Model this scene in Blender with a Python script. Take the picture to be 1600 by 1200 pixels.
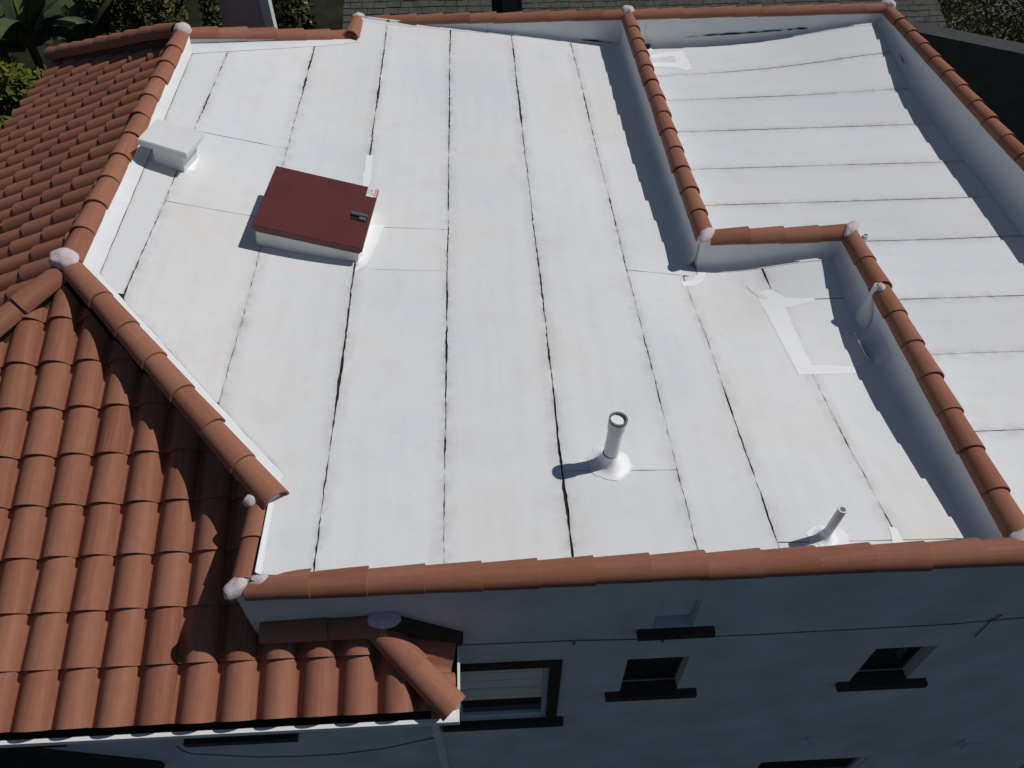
import bpy, bmesh, math, random
from mathutils import Vector, Matrix, noise
random.seed(7)
for o in list(bpy.data.objects): bpy.data.objects.remove(o, do_unlink=True)
S = bpy.context.scene
C = S.collection
R = math.radians

# ------------------------------------------------------------------ camera
PITCH, YAW, ROLL, FPX, H = R(47.8775), R(2.4381), R(-0.3707), 1200.0, 5.0
f0 = Vector((math.sin(YAW), math.cos(YAW), 0)); r0 = Vector((math.cos(YAW), -math.sin(YAW), 0)); u0 = Vector((0, 0, 1))
fw = math.cos(PITCH)*f0 - math.sin(PITCH)*u0
up_ = math.sin(PITCH)*f0 + math.cos(PITCH)*u0
rt = math.cos(ROLL)*r0 + math.sin(ROLL)*up_
uu = -math.sin(ROLL)*r0 + math.cos(ROLL)*up_
cd = bpy.data.cameras.new('camera'); cam = bpy.data.objects.new('camera', cd); C.objects.link(cam)
cam.matrix_world = Matrix(((rt.x, uu.x, -fw.x, 0), (rt.y, uu.y, -fw.y, 0), (rt.z, uu.z, -fw.z, H), (0, 0, 0, 1)))
cd.sensor_width = 36; cd.lens = 36*FPX/1600; cd.clip_end = 2000
S.camera = cam
# ------------------------------------------------------------------ light
SUN = Vector((0.82, 0.20, 1.0)).normalized()
elev = math.asin(SUN.z); azi = math.atan2(SUN.x, SUN.y)
w = bpy.data.worlds.new('World'); S.world = w; w.use_nodes = True
nt = w.node_tree; bg = nt.nodes['Background']
sky = nt.nodes.new('ShaderNodeTexSky'); sky.sky_type = 'NISHITA'; sky.sun_disc = False
sky.ozone_density = 2.5; sky.dust_density = .6; sky.sun_elevation = elev; sky.sun_rotation = azi
nt.links.new(sky.outputs[0], bg.inputs[0]); bg.inputs[1].default_value = 0.05
sl = bpy.data.lights.new('sun', 'SUN'); sl.energy = 4.0; sl.angle = R(0.53); sl.color = (1, 0.975, 0.94)
so = bpy.data.objects.new('sun', sl); C.objects.link(so); so.location = (20, 5, 25)
so.rotation_euler = (-SUN).to_track_quat('-Z', 'Y').to_euler()
S.view_settings.view_transform = 'Standard'; S.view_settings.look = 'None'
S.view_settings.exposure = -0.55; S.view_settings.gamma = 1
S.render.engine = 'CYCLES'

# ------------------------------------------------------------------ helpers
def ray(px, py): return rt*((px-800)/FPX) + uu*((600-py)/FPX) + fw
def atz(px, py, z):
    v = ray(px, py); t = (z-H)/v.z; return Vector((v.x*t, v.y*t, z))
def aty(px, py, y):
    v = ray(px, py); t = y/v.y; return Vector((v.x*t, y, H+v.z*t))
def lerpk(K, x):
    if x <= K[0][0]: return K[0][1]
    for (a, va), (b, vb) in zip(K, K[1:]):
        if x <= b: return va+(vb-va)*(x-a)/(b-a)
    return K[-1][1]
def smk(K, x): return sum(lerpk(K, x+d) for d in (-.5, -.25, 0, .25, .5))/5
KA = [(-4.6, .80), (-3.6, .52), (-2.3, .15), (-1.75, .0), (-1.36, -.05), (-.4, -.15), (.6, -.26), (2.25, -.49), (4, -.66)]
KB = [(-4.6, .76), (-3.6, .47), (-2.3, .15), (-1.7, .01), (-.4, -.07), (.6, -.12), (2, -.18), (3.84, -.24), (5, -.27)]
def zmain(x, y):
    t = (y-2.8)/9.4
    z = smk(KA, x)*t + smk(KB, x)*(1-t)
    z += .15*math.exp(-((x-3.9)**2/.9+(y-6.6)**2/.6)) if x > 1 else 0
    z -= .07*math.exp(-((x-2.5)**2+(y-6.2)**2)/.5)
    z -= .095*math.exp(-((x-3.8)**2/1.2+(y-4.6)**2/1.5))
    z -= .085*math.exp(-((x-2.4)**2/.9+(y-8.6)**2/5))
    return z
def zright(x, y):
    return -.51 + .30*math.exp(-((x-6.5)**2+(y-12.3)**2)/2.6)
def atroof(px, py, fn=zmain):
    z = -.1
    for _ in range(25):
        p = atz(px, py, z); z = .5*z+.5*fn(p.x, p.y)
    return Vector((p.x, p.y, fn(p.x, p.y)))
def n1(x, s=0.0): return noise.noise(Vector((x, s*7.31+.37, s*1.7)))

def link(name, me, mat, parent=None, smooth=False):
    o = bpy.data.objects.new(name, me); C.objects.link(o)
    if mat and not me.materials: me.materials.append(mat)
    if parent: o.parent = parent
    if smooth:
        for p in me.polygons: p.use_smooth = True
    return o
def mesh(name, vs, fs):
    me = bpy.data.meshes.new(name); me.from_pydata([tuple(v) for v in vs], [], fs); me.update(); return me
def bmobj(name, bm, mat, parent=None, smooth=False):
    bmesh.ops.recalc_face_normals(bm, faces=bm.faces)
    me = bpy.data.meshes.new(name); bm.to_mesh(me); bm.free(); return link(name, me, mat, parent, smooth)
def empty(name, loc=(0, 0, 0)):
    o = bpy.data.objects.new(name, None); C.objects.link(o); o.location = loc; o.empty_display_size = .2; return o
def tag(o, label, cat, group=None):
    o['label'] = label; o['category'] = cat
    if group: o['group'] = group
    return o
def box(bm, x0, x1, y0, y1, z0, z1, M=None):
    vs = [bm.verts.new((M @ Vector(c)) if M else c) for c in
          ((x0, y0, z0), (x1, y0, z0), (x1, y1, z0), (x0, y1, z0), (x0, y0, z1), (x1, y0, z1), (x1, y1, z1), (x0, y1, z1))]
    for f in ((3, 2, 1, 0), (4, 5, 6, 7), (0, 1, 5, 4), (1, 2, 6, 5), (2, 3, 7, 6), (3, 0, 4, 7)):
        bm.faces.new([vs[i] for i in f])
def boxobj(name, x0, x1, y0, y1, z0, z1, mat, parent=None, bevel=0, M=None):
    bm = bmesh.new(); box(bm, x0, x1, y0, y1, z0, z1, M)
    if bevel: bmesh.ops.bevel(bm, geom=bm.edges[:], offset=bevel, segments=2, affect='EDGES', profile=.5)
    return bmobj(name, bm, mat, parent)
def tube(bm, pts, rad, seg=8, caps=True):
    rings = []
    for i, p in enumerate(pts):
        d = (pts[min(i+1, len(pts)-1)]-pts[max(i-1, 0)]).normalized()
        a = d.orthogonal().normalized() if i == 0 else (pa - d*pa.dot(d)).normalized()
        pa = a; b = d.cross(a)
        r = rad[i] if isinstance(rad, (list, tuple)) else rad
        rings.append([bm.verts.new(p+a*r*math.cos(2*math.pi*k/seg)+b*r*math.sin(2*math.pi*k/seg)) for k in range(seg)])
    for A, B in zip(rings, rings[1:]):
        for k in range(seg): bm.faces.new((A[k], A[(k+1) % seg], B[(k+1) % seg], B[k]))
    if caps:
        bm.faces.new(rings[0][::-1]); bm.faces.new(rings[-1])

# ------------------------------------------------------------------ materials
def newmat(name, rough=.7, spec=.3):
    m = bpy.data.materials.new(name); m.use_nodes = True
    b = m.node_tree.nodes['Principled BSDF']; b.inputs['Roughness'].default_value = rough
    b.inputs['Specular IOR Level'].default_value = spec
    return m, m.node_tree, b
def N(t, typ, **kw):
    n = t.nodes.new(typ)
    for k, v in kw.items():
        if k.startswith('i_'): n.inputs[k[2:].replace('_', ' ')].default_value = v
        else: setattr(n, k, v)
    return n
def ramp(t, fac, stops):
    r = t.nodes.new('ShaderNodeValToRGB'); e = r.color_ramp.elements
    while len(e) < len(stops): e.new(.5)
    for el, (p, c) in zip(e, stops): el.position = p; el.color = (*c, 1) if len(c) == 3 else c
    t.links.new(fac, r.inputs[0]); return r
def mix(t, fac, a, b, typ='MIX'):
    m = t.nodes.new('ShaderNodeMix'); m.data_type = 'RGBA'; m.blend_type = typ
    for s, v in ((0, fac), (6, a), (7, b)):
        if hasattr(v, 'is_linked') or isinstance(v, bpy.types.NodeSocket): t.links.new(v, m.inputs[s])
        else: m.inputs[s].default_value = v if s == 0 else (*v, 1)
    return m.outputs[2]
def coords(t, scale=(1, 1, 1), kind='Object'):
    tc = t.nodes.new('ShaderNodeTexCoord'); mp = t.nodes.new('ShaderNodeMapping')
    mp.inputs['Scale'].default_value = scale; t.links.new(tc.outputs[kind], mp.inputs[0]); return mp.outputs[0]
def tex(t, vec, scale, detail=4, rough=.55):
    n = N(t, 'ShaderNodeTexNoise'); n.inputs['Scale'].default_value = scale; n.inputs['Detail'].default_value = detail
    n.inputs['Roughness'].default_value = rough; t.links.new(vec, n.inputs['Vector']); return n.outputs['Fac']
def bump(t, b, h, strength=.3, dist=.01):
    n = t.nodes.new('ShaderNodeBump'); n.inputs['Strength'].default_value = strength; n.inputs['Distance'].default_value = dist
    t.links.new(h, n.inputs['Height']); t.links.new(n.outputs[0], b.inputs['Normal'])

def mat_membrane(name, streak, warm=True):
    m, t, b = newmat(name, .55, .25)
    v = coords(t)
    big = tex(t, v, .55, 5, .6)
    base = ramp(t, big, [(.34, (.715, .735, .755)), (.52, (.76, .768, .77)), (.72, (.755, .725, .675))]) if warm else \
        ramp(t, big, [(.35, (.71, .73, .75)), (.7, (.765, .77, .77))])
    st = tex(t, coords(t, streak), 1.0, 6, .7)
    c = mix(t, .5, base.outputs[0], ramp(t, st, [(.25, (.90, .90, .905)), (.55, (1, 1, 1)), (.8, (1.0, .985, .965))]).outputs[0], 'MULTIPLY')
    # brown pooling stains
    sp = tex(t, v, 1.7, 6, .7)
    c = mix(t, ramp(t, sp, [(.54, (0, 0, 0)), (.78, (.38, .38, .38))]).outputs[0], c, (.65, .58, .49))
    # specks of grit
    vo = N(t, 'ShaderNodeTexVoronoi'); vo.inputs['Scale'].default_value = 4.4; t.links.new(v, vo.inputs['Vector'])
    rnd = ramp(t, N(t, 'ShaderNodeSeparateColor').outputs[0], [(0, (0, 0, 0)), (1, (1, 1, 1))])
    sep = [n for n in t.nodes if n.type == 'SEPARATE_COLOR'][0]; t.links.new(vo.outputs['Color'], sep.inputs[0])
    thr = N(t, 'ShaderNodeMath', operation='MULTIPLY'); thr.inputs[1].default_value = .10; t.links.new(sep.outputs[0], thr.inputs[0])
    thr2 = N(t, 'ShaderNodeMath', operation='SUBTRACT'); t.links.new(thr.outputs[0], thr2.inputs[0]); thr2.inputs[1].default_value = .062
    lt = N(t, 'ShaderNodeMath', operation='LESS_THAN'); t.links.new(vo.outputs['Distance'], lt.inputs[0]); t.links.new(thr2.outputs[0], lt.inputs[1])
    ms = N(t, 'ShaderNodeMath', operation='MULTIPLY'); ms.inputs[1].default_value = .6; t.links.new(lt.outputs[0], ms.inputs[0])
    c = mix(t, ms.outputs[0], c, (.12, .11, .10))
    # scratches / scuffs
    sc = tex(t, coords(t, (6, 2.5, 4)), 3.0, 8, .85)
    c = mix(t, ramp(t, sc, [(.665, (0, 0, 0)), (.70, (.55, .55, .55))]).outputs[0], c, (.42, .39, .36))
    at = N(t, 'ShaderNodeAttribute'); at.attribute_name = 'edge_wear'
    eg = N(t, 'ShaderNodeMath', operation='MULTIPLY'); t.links.new(at.outputs['Fac'], eg.inputs[0])
    t.links.new(ramp(t, tex(t, v, 6, 6, .75), [(.38, (0, 0, 0)), (.75, (.95, .95, .95))]).outputs[0], eg.inputs[1])
    c = mix(t, eg.outputs[0], c, (.30, .27, .23))
    # faint foot scuffs and wash marks
    wv = tex(t, coords(t, (1.2, 1.2, 1), 'Object'), 5.5, 8, .8)
    c = mix(t, ramp(t, wv, [(.56, (0, 0, 0)), (.70, (.22, .22, .22))]).outputs[0], c, (.50, .46, .41))
    oi = N(t, 'ShaderNodeObjectInfo'); hs = N(t, 'ShaderNodeHueSaturation')
    mr = N(t, 'ShaderNodeMapRange'); mr.inputs['To Min'].default_value = .95; mr.inputs['To Max'].default_value = 1.03
    t.links.new(oi.outputs['Random'], mr.inputs[0]); t.links.new(mr.outputs[0], hs.inputs['Value']); t.links.new(c, hs.inputs['Color'])
    t.links.new(hs.outputs[0], b.inputs['Base Color'])
    bump(t, b, tex(t, v, 45, 6, .7), .25, .006)
    return m
M_mem = mat_membrane('white_membrane', (9, .55, 1))
M_mem2 = mat_membrane('white_membrane_cross', (.5, 8, 1), False)
def simple(name, col, rough=.7, nscale=8, var=.12, bs=0, bd=.005, spec=.3, metal=0):
    m, t, b = newmat(name, rough, spec); v = coords(t)
    f = tex(t, v, nscale, 6, .65)
    lo = tuple(max(0, c*(1-var)) for c in col); hi = tuple(min(1, c*(1+var)) for c in col)
    t.links.new(ramp(t, f, [(.3, lo), (.7, hi)]).outputs[0], b.inputs['Base Color']); b.inputs['Metallic'].default_value = metal
    if bs: bump(t, b, tex(t, v, nscale*6, 5, .7), bs, bd)
    return m
M_tar = simple('black_tar', (.018, .017, .016), .8, 20, .4, .4)
M_coat = simple('fresh_white_coating', (.88, .885, .885), .45, 5, .03, .2, .004)
M_flash = simple('white_flashing', (.73, .745, .75), .55, 3, .05, .25, .006)
M_stucco = simple('white_stucco', (.62, .64, .66), .85, 1.6, .15, .8, .012)
M_mortar = simple('pale_mortar', (.64, .54, .535), .9, 14, .12, .7, .012)
M_white = simple('white_paint', (.8, .8, .79), .4, 6, .03)
M_pvc = simple('white_painted_pipe', (.76, .77, .77), .4, 10, .05)
M_rubber = simple('grey_rubber', (.16, .17, .18), .6, 20, .2)
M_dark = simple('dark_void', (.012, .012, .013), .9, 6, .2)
M_brown = simple('dark_brown_wood', (.045, .034, .028), .6, 12, .3, .3)
M_bed = simple('shade_toned_mortar_bed', (.10, .055, .042), .9, 10, .2, .5)  # mortar coloured dark to paint in the shade below the hip caps
M_oldmortar = simple('old_grey_mortar', (.27, .22, .22), .9, 30, .3, .8, .01)
M_ochre = simple('ochre_tar', (.55, .30, .08), .7, 9, .2, .3)
M_alu = simple('brushed_steel', (.55, .55, .56), .32, 30, .1, 0, 0, .5, 1.0)
M_blind = simple('cream_blind', (.80, .77, .68), .7, 3, .06)
M_vinyl = simple('vinyl_frame', (.62, .66, .70), .45, 4, .04)
M_cable = simple('black_cable', (.16, .16, .17), .6, 10, .2)
M_glass, t_, b_ = newmat('window_glass', .05, .5); b_.inputs['Base Color'].default_value = (.035, .036, .030, 1)
M_shade = simple('side_trough_shade', (.055, .052, .045), .7, 5, .3)  # dark olive colour for the painted shade in the side trough

def mat_terracotta(name, axis=(60, 3, 60)):
    m, t, b = newmat(name, .75, .18)
    v = coords(t); oi = N(t, 'ShaderNodeObjectInfo')
    add = N(t, 'ShaderNodeVectorMath', operation='ADD'); sc = N(t, 'ShaderNodeVectorMath', operation='SCALE'); sc.inputs['Scale'].default_value = 37
    cmb = N(t, 'ShaderNodeCombineXYZ')
    for i in range(3): t.links.new(oi.outputs['Random'], cmb.inputs[i])
    t.links.new(cmb.outputs[0], sc.inputs[0]); t.links.new(v, add.inputs[0]); t.links.new(sc.outputs[0], add.inputs[1])
    vec = add.outputs[0]
    base = ramp(t, oi.outputs['Random'], [(0, (.250, .097, .058)), (.3, (.300, .124, .076)), (.65, (.335, .146, .091)), (1, (.280, .114, .074))])
    mp = N(t, 'ShaderNodeMapping'); mp.inputs['Scale'].default_value = axis; t.links.new(vec, mp.inputs[0])
    st = tex(t, mp.outputs[0], .55, 3, .6)
    c = mix(t, ramp(t, st, [(.45, (0, 0, 0)), (.75, (.5, .5, .5))]).outputs[0], base.outputs[0], (.40, .205, .14))
    c = mix(t, ramp(t, tex(t, vec, 14, 6, .7), [(.3, (.35, .35, .35)), (.62, (0, 0, 0))]).outputs[0], c, (.25, .082, .047))
    du = tex(t, vec, 60, 4, .7)
    c = mix(t, ramp(t, du, [(.66, (0, 0, 0)), (.76, (.25, .25, .25))]).outputs[0], c, (.16, .07, .05))
    t.links.new(c, b.inputs['Base Color'])
    bump(t, b, tex(t, vec, 90, 5, .7), .18, .004)
    return m
M_tile = mat_terracotta('terracotta_field', (60, 3, 60))
M_cap = mat_terracotta('terracotta_cap', (60, 3, 60))

# ------------------------------------------------------------------ ground
GZ = -6.6
def ground_sheet():
    bm = bmesh.new()
    n = 40
    for i in range(n+1):
        for j in range(n+1):
            u = (i/n*2-1); v_ = (j/n*2-1)
            bm.verts.new((u*abs(u)*500, v_*abs(v_)*500+10, GZ))
    bm.verts.ensure_lookup_table()
    for i in range(n):
        for j in range(n):
            a = i*(n+1)+j; bm.faces.new([bm.verts[k] for k in (a, a+n+1, a+n+2, a+1)])
    return bm
M_ground, t, b = newmat('earth_and_grass', .95, .1); v = coords(t)
c = ramp(t, tex(t, v, .6, 8, .7), [(.3, (.010, .011, .007)), (.5, (.022, .025, .013)), (.7, (.045, .040, .028))])
t.links.new(c.outputs[0], b.inputs['Base Color']); bump(t, b, tex(t, v, 8, 8, .7), .8, .1)
g = bmobj('ground', ground_sheet(), M_ground); g['kind'] = 'structure'

# ------------------------------------------------------------------ the house
house = empty('house', (0, 7.5, GZ))
HINV = Matrix.Translation((0, -7.5, -GZ))
tag(house, 'two-storey white stucco house with white flat roofs edged by terracotta cap tiles', 'house')
def part(o, parent=None):
    p = parent or house
    o.parent = p; o.matrix_parent_inverse = HINV
    return o
def sub(o, p):
    o.parent = p; o.matrix_parent_inverse = Matrix.Identity(4); return o

# ---- flat roof base
def base_grid(name, x0, x1, y0, y1, fn, keep, nx, ny, off):
    bm = bmesh.new(); V = {}
    for i in range(nx+1):
        for j in range(ny+1):
            x = x0+(x1-x0)*i/nx; y = y0+(y1-y0)*j/ny
            V[i, j] = bm.verts.new((x, y, fn(x, y)-off))
    for i in range(nx):
        for j in range(ny):
            x = x0+(x1-x0)*(i+.5)/nx; y = y0+(y1-y0)*(j+.5)/ny
            if keep(x, y): bm.faces.new((V[i, j], V[i+1, j], V[i+1, j+1], V[i, j+1]))
    for vv in [q for q in bm.verts if not q.link_faces]: bm.verts.remove(vv)
    return part(bmobj(name, bm, M_tar, None, True))
Cc = atz(103, 405, .65); Fl = atz(284, 47, .65); Dd = atz(420, 768, .10); St = atz(549, 52, .08)
E0 = atroof(300, 84); E1 = atroof(156, 428); E2 = atroof(443, 742)
def left_edge(y):
    """inner left boundary of the main roof at depth y"""
    if y > E0.y: return E0.x + (y-E0.y)*( -1.78-E0.x)/(11.45-E0.y) if y < 11.45 else -1.74
    if y > E1.y: return E1.x+(E0.x-E1.x)*(y-E1.y)/(E0.y-E1.y)
    if y > E2.y: return E2.x+(E1.x-E2.x)*(y-E2.y)/(E1.y-E2.y)
    return max(-1.722, E2.x-(E2.y-y)*.55)
def right_edge(y): return 2.285 if y > 6.5 else 3.845
def diagx(y): return left_edge(y)-.22
roofA = base_grid('flat_roof', -4.0, 3.95, 2.7, 12.25, zmain,
    lambda x, y: x > left_edge(y)-(.12 if y > 3.7 else .02) and x < right_edge(y)+.1, 110, 130, .012)
roofB = base_grid('flat_roof', 2.3, 6.5, 2.7, 12.25, zright,
    lambda x, y: x > (2.36 if y > 6.57 else 3.92), 60, 110, .012)

# ---- membrane sheets
def seamx(p, q):
    P, Q = atroof(*p), atroof(*q)
    return lambda y: P.x+(Q.x-P.x)*(y-P.y)/(Q.y-P.y)
SEAM = {
 'm1': (seamx((355, 83), (193, 462)), .010, .036, 1),
 's0': (seamx((489, 82), (343, 628)), .008, .034, 2),
 's1': (seamx((604.5, 44), (490, 885)), .008, .028, 3),
 's2': (seamx((703.5, 50), (694, 870)), .007, .024, 4),
 's3': (seamx((800, 62), (895, 870)), .009, .032, 5),
 's4': (seamx((893, 70), (1091, 865)), .007, .024, 6),
 's5': (seamx((1070, 440), (1218, 860)), .007, .020, 7),
 's6': (seamx((1187, 412), (1388, 812)), .008, .028, 8),
}
def seam_side(k, side):
    fn, mn, mx, sd = SEAM[k]
    def g(y):
        wob = .010*n1(y*.8, sd)+.004*n1(y*4, sd+20)
        wd = mn+(mx-mn)*max(0, min(1, .35+1.3*n1(y*.62, sd+40)))**1.3
        wd *= max(.12, min(1.15, .75+1.0*n1(y*3.1, sd+55)))
        rag = .007*n1(y*13, sd+60+side)+.006*n1(y*31, sd+80+side)
        return fn(y)+wob+side*wd*.5+rag
    return g
LE = lambda y: left_edge(y)+.002+.004*n1(y*9, 99)
RE = lambda y: right_edge(y)-.002
COLS = [0, .035, .13, .30, .5, .70, .87, .965, 1]; EDGE = [1, .45, 0, 0, 0, 0, 0, .45, 1]
def sheet(parent, lo, hi, a0, a1, fn, mat, axis='y', step=.045, nc=8, seed=0):
    """strip that runs along `axis` from a0 to a1, between lo(a) and hi(a)"""
    n = max(3, int(abs(a1-a0)/step)); rows = []
    for i in range(n+1):
        a = a0+(a1-a0)*i/n
        l, h = lo(a), hi(a)
        if h-l < .01: continue
        j0 = (.006*n1(l*9, seed+5))*(1 if i in (0, n) else 0)
        row = []
        for k in range(nc+1):
            b = l+(h-l)*COLS[k]
            aa = a + (.006*n1(b*8, seed+a0) if i in (0, n) else 0)
            x, y = (b, aa) if axis == 'y' else (aa, b)
            z = fn(x, y)
            row.append(Vector((x, y, z)))
        rows.append(row)
    V = []; F = []; m = nc+1
    for r in rows: V += r
    nr = len(rows)
    for i in range(nr-1):
        for k in range(nc):
            q = (i*m+k, i*m+k+1, (i+1)*m+k+1, (i+1)*m+k)
            F.append(q if axis == 'y' else q[::-1])
    ring = [k for k in range(m)]+[i*m+nc for i in range(1, nr)]+[(nr-1)*m+k for k in range(nc-1, -1, -1)]+[i*m for i in range(nr-2, 0, -1)]
    off = len(V); V += [V[i]-Vector((0, 0, .010)) for i in ring]; L = len(ring)
    for i in range(L):
        j = (i+1) % L; q = (ring[j], ring[i], off+i, off+j)
        F.append(q if axis == 'y' else q[::-1])
    o = link('membrane_sheet', mesh('membrane_sheet', V, F), mat); sub(o, parent)
    ea = o.data.attributes.new('edge_wear', 'FLOAT', 'POINT')
    for i in range(len(V)): ea.data[i].value = EDGE[i % m]*.8 if i < off else .8
    for i, p in enumerate(o.data.polygons): p.use_smooth = True
    o.data.set_sharp_from_angle(angle=R(35)); return o
sd = [0]
def SH(lk, rk, y0, y1, **kw):
    sd[0] += 1
    lo = LE if lk == 'E' else seam_side(lk, 1); hi = RE if rk == 'R' else seam_side(rk, -1)
    le = lambda y: max(lo(y), LE(y)); re = lambda y: min(hi(y), RE(y))
    sheet(roofA, le, re, y0, y1, zmain, M_mem, 'y', seed=sd[0]*3.1, **kw)
Yc = lambda px, py: atroof(px, py).y
SH('E', 'm1', 4.8, E0.y+.5)
y_a, y_b = Yc(370, 217), Yc(320, 325)
SH('m1', 's0', y_a+.004, 11.5); SH('m1', 's0', y_b+.004, y_a-.003); SH('m1', 's0', 3.9, y_b-.003)
SH('s0', 's1', 2.75, 12.17)
y1, y2 = Yc(648, 357), Yc(636, 422)
SH('s1', 's2', y1+.003, 12.17); SH('s1', 's2', y2+.002, y1-.002); SH('s1', 's2', 2.76, y2-.002)
SH('s2', 's3', 2.76, 12.17)
y3 = Yc(970, 735)
SH('s3', 's4', y3+.003, 12.17); SH('s3', 's4', 2.76, y3-.003)
y4 = Yc(1025, 426)
sheet(roofA, seam_side('s4', 1), lambda y: 2.283, y4+.004, 12.17, zmain, M_mem, 'y', seed=61); SH('s4', 's5', 2.76, y4-.003)
y5 = Yc(1300, 846)
s5l = seam_side('s5', 1); sheet(roofA, lambda y: s5l(y) if y < y4 else 2.288, seam_side('s6', -1), y5+.004, 6.49, zmain, M_mem, 'y', seed=63); SH('s5', 'R', 2.76, y5-.003)
y6 = Yc(1310, 466)
SH('s6', 'R', y6+.008, 6.49); SH('s6', 'R', y5+.004, y6-.006)
# second roof: sheets run across
RS = [(1250, 101), (1200, 151), (1200, 202), (1200, 261), (1200, 318), (1440, 374), (1450, 466), (1520, 552), (1540, 674)]
RY = [12.17]+[atroof(*p, zright).y for p in RS]+[3.15, 2.76]
def rseam(k, side):
    if k in (0, len(RY)-1): return lambda x: RY[k]
    mn, mx = (.004, .016)
    def g(x):
        wd = mn+(mx-mn)*max(0, min(1, .4+1.2*n1(x*.9, k+300)))
        return RY[k]+.012*n1(x*.7, k+200)+(.04*(x-4.9) if k == 1 else 0)+side*wd*.5+.003*n1(x*25, k+220+side)
    return g
for k in range(len(RY)-1):
    x0 = 2.44 if RY[k+1] > 6.0 else 4.0
    sheet(roofB, rseam(k+1, 1), rseam(k, -1), x0, 6.425, zright, M_mem2, 'x', seed=k*2.3+50)

# ---- fresh coating patches (brushed on, irregular outline)
def patch(roof, pts, fn, lift=.0022, name='coating_patch', mat=M_coat, jit=.02, seed=0):
    """closed outline in plan (list of (x,y)) -> thin ragged sheet that follows the roof"""
    out = []
    for i in range(len(pts)):
        a, b_ = Vector(pts[i]), Vector(pts[(i+1) % len(pts)])
        n = max(1, int((b_-a).length/.05))
        for k in range(n):
            p = a.lerp(b_, k/n); s = i*5+k*.7+seed*11
            out.append(p+Vector((n1(s, 1), n1(s, 2)))*jit)
    bm = bmesh.new()
    f = bm.faces.new([bm.verts.new((p.x, p.y, 0)) for p in out])
    bmesh.ops.triangulate(bm, faces=[f])
    for _ in range(4):
        bmesh.ops.subdivide_edges(bm, edges=[e for e in bm.edges if e.calc_length() > .10], cuts=1); bmesh.ops.triangulate(bm, faces=bm.faces[:])
    for vv in bm.verts: vv.co.z = fn(vv.co.x, vv.co.y)+lift
    if f and bm.faces[:][0].normal.z < 0: bmesh.ops.reverse_faces(bm, faces=bm.faces[:])
    me = bpy.data.meshes.new(name); bm.to_mesh(me); bm.free(); o = link(name, me, mat, None, True); sub(o, roof); return o
def ppx(*px, fn=zmain): return [atroof(a, b_, fn).xy for a, b_ in px]
patch(roofA, ppx((1180, 458), (1205, 452), (1228, 466), (1272, 466), (1275, 471), (1227, 481), (1244, 520), (1269, 571), (1330, 572), (1340, 576), (1338, 583), (1280, 585), (1248, 586), (1222, 536), (1194, 484)), zmain, jit=.010, seed=1)
patch(roofA, ppx((1063, 440), (1082, 438), (1093, 425), (1103, 426), (1098, 440), (1082, 448), (1068, 448)), zmain, jit=.01, seed=2)
patch(roofA, ppx((572, 243), (583, 242), (582, 262), (578, 292), (566, 292), (570, 262)), zmain, jit=.02, seed=3)
patch(roofA, ppx((1388, 822), (1402, 826), (1413, 848), (1420, 862), (1400, 862), (1394, 845)), zmain, jit=.012, seed=4)
patch(roofA, ppx((575, 352), (600, 352), (590, 380), (572, 415), (556, 425), (566, 395)), zmain, jit=.03, seed=5)
patch(roofA, ppx((294, 236), (308, 234), (311, 250), (302, 268), (290, 266)), zmain, jit=.02, seed=6)
patch(roofB, ppx((1016, 86), (1030, 83), (1058, 80), (1068, 80), (1082, 108), (1072, 110), (1056, 106), (1018, 104), (1014, 98), (1058, 98), (1052, 88), (1020, 92), fn=zright), zright, jit=.012, seed=7)
def disc(roof, c, rx, ry, seed):
    pts = []
    for k in range(22):
        a = k/22*2*math.pi; r = 1+.28*n1(k*.9, seed)+.15*n1(k*2.1, seed+3)
        pts.append((c.x+rx*r*math.cos(a), c.y+ry*r*math.sin(a)))
    patch(roof, pts, zmain, seed=seed, jit=.006)
# faint ochre ponding mark
M_pond = simple('ponding_residue', (.775, .76, .71), .6, 12, .03)
patch(roofA, ppx((1166, 447), (1184, 454), (1200, 466), (1192, 468), (1172, 456)), zmain, .004, 'ponding_mark', M_pond, .02, 9)

# ---- open joints (black ragged lines where the flashing has let go)
def joint(parent, P, nrm, wmax=.012, seed=0, name='open_joint'):
    n = max(2, int((P[-1]-P[0]).length/.03)); L = []; Rr = []
    for i in range(n+1):
        t_ = i/n*(len(P)-1); k = min(int(t_), len(P)-2); p = P[k].lerp(P[k+1], t_-k)
        d = (P[k+1]-P[k]).normalized(); s = nrm.cross(d).normalized()
        wd = wmax*max(.08, .5+.9*n1(i*.21, seed))*min(1, i*.4+.1, (n-i)*.4+.1)
        p = p+s*.006*n1(i*.3, seed+9)+nrm*.003
        L.append(p-s*wd*.5); Rr.append(p+s*wd*.5)
    V = L+Rr; F = [(i, i+1, n+1+i+1, n+1+i) for i in range(n)]
    o = link(name, mesh(name, V, F), M_tar); sub(o, parent); return o

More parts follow.
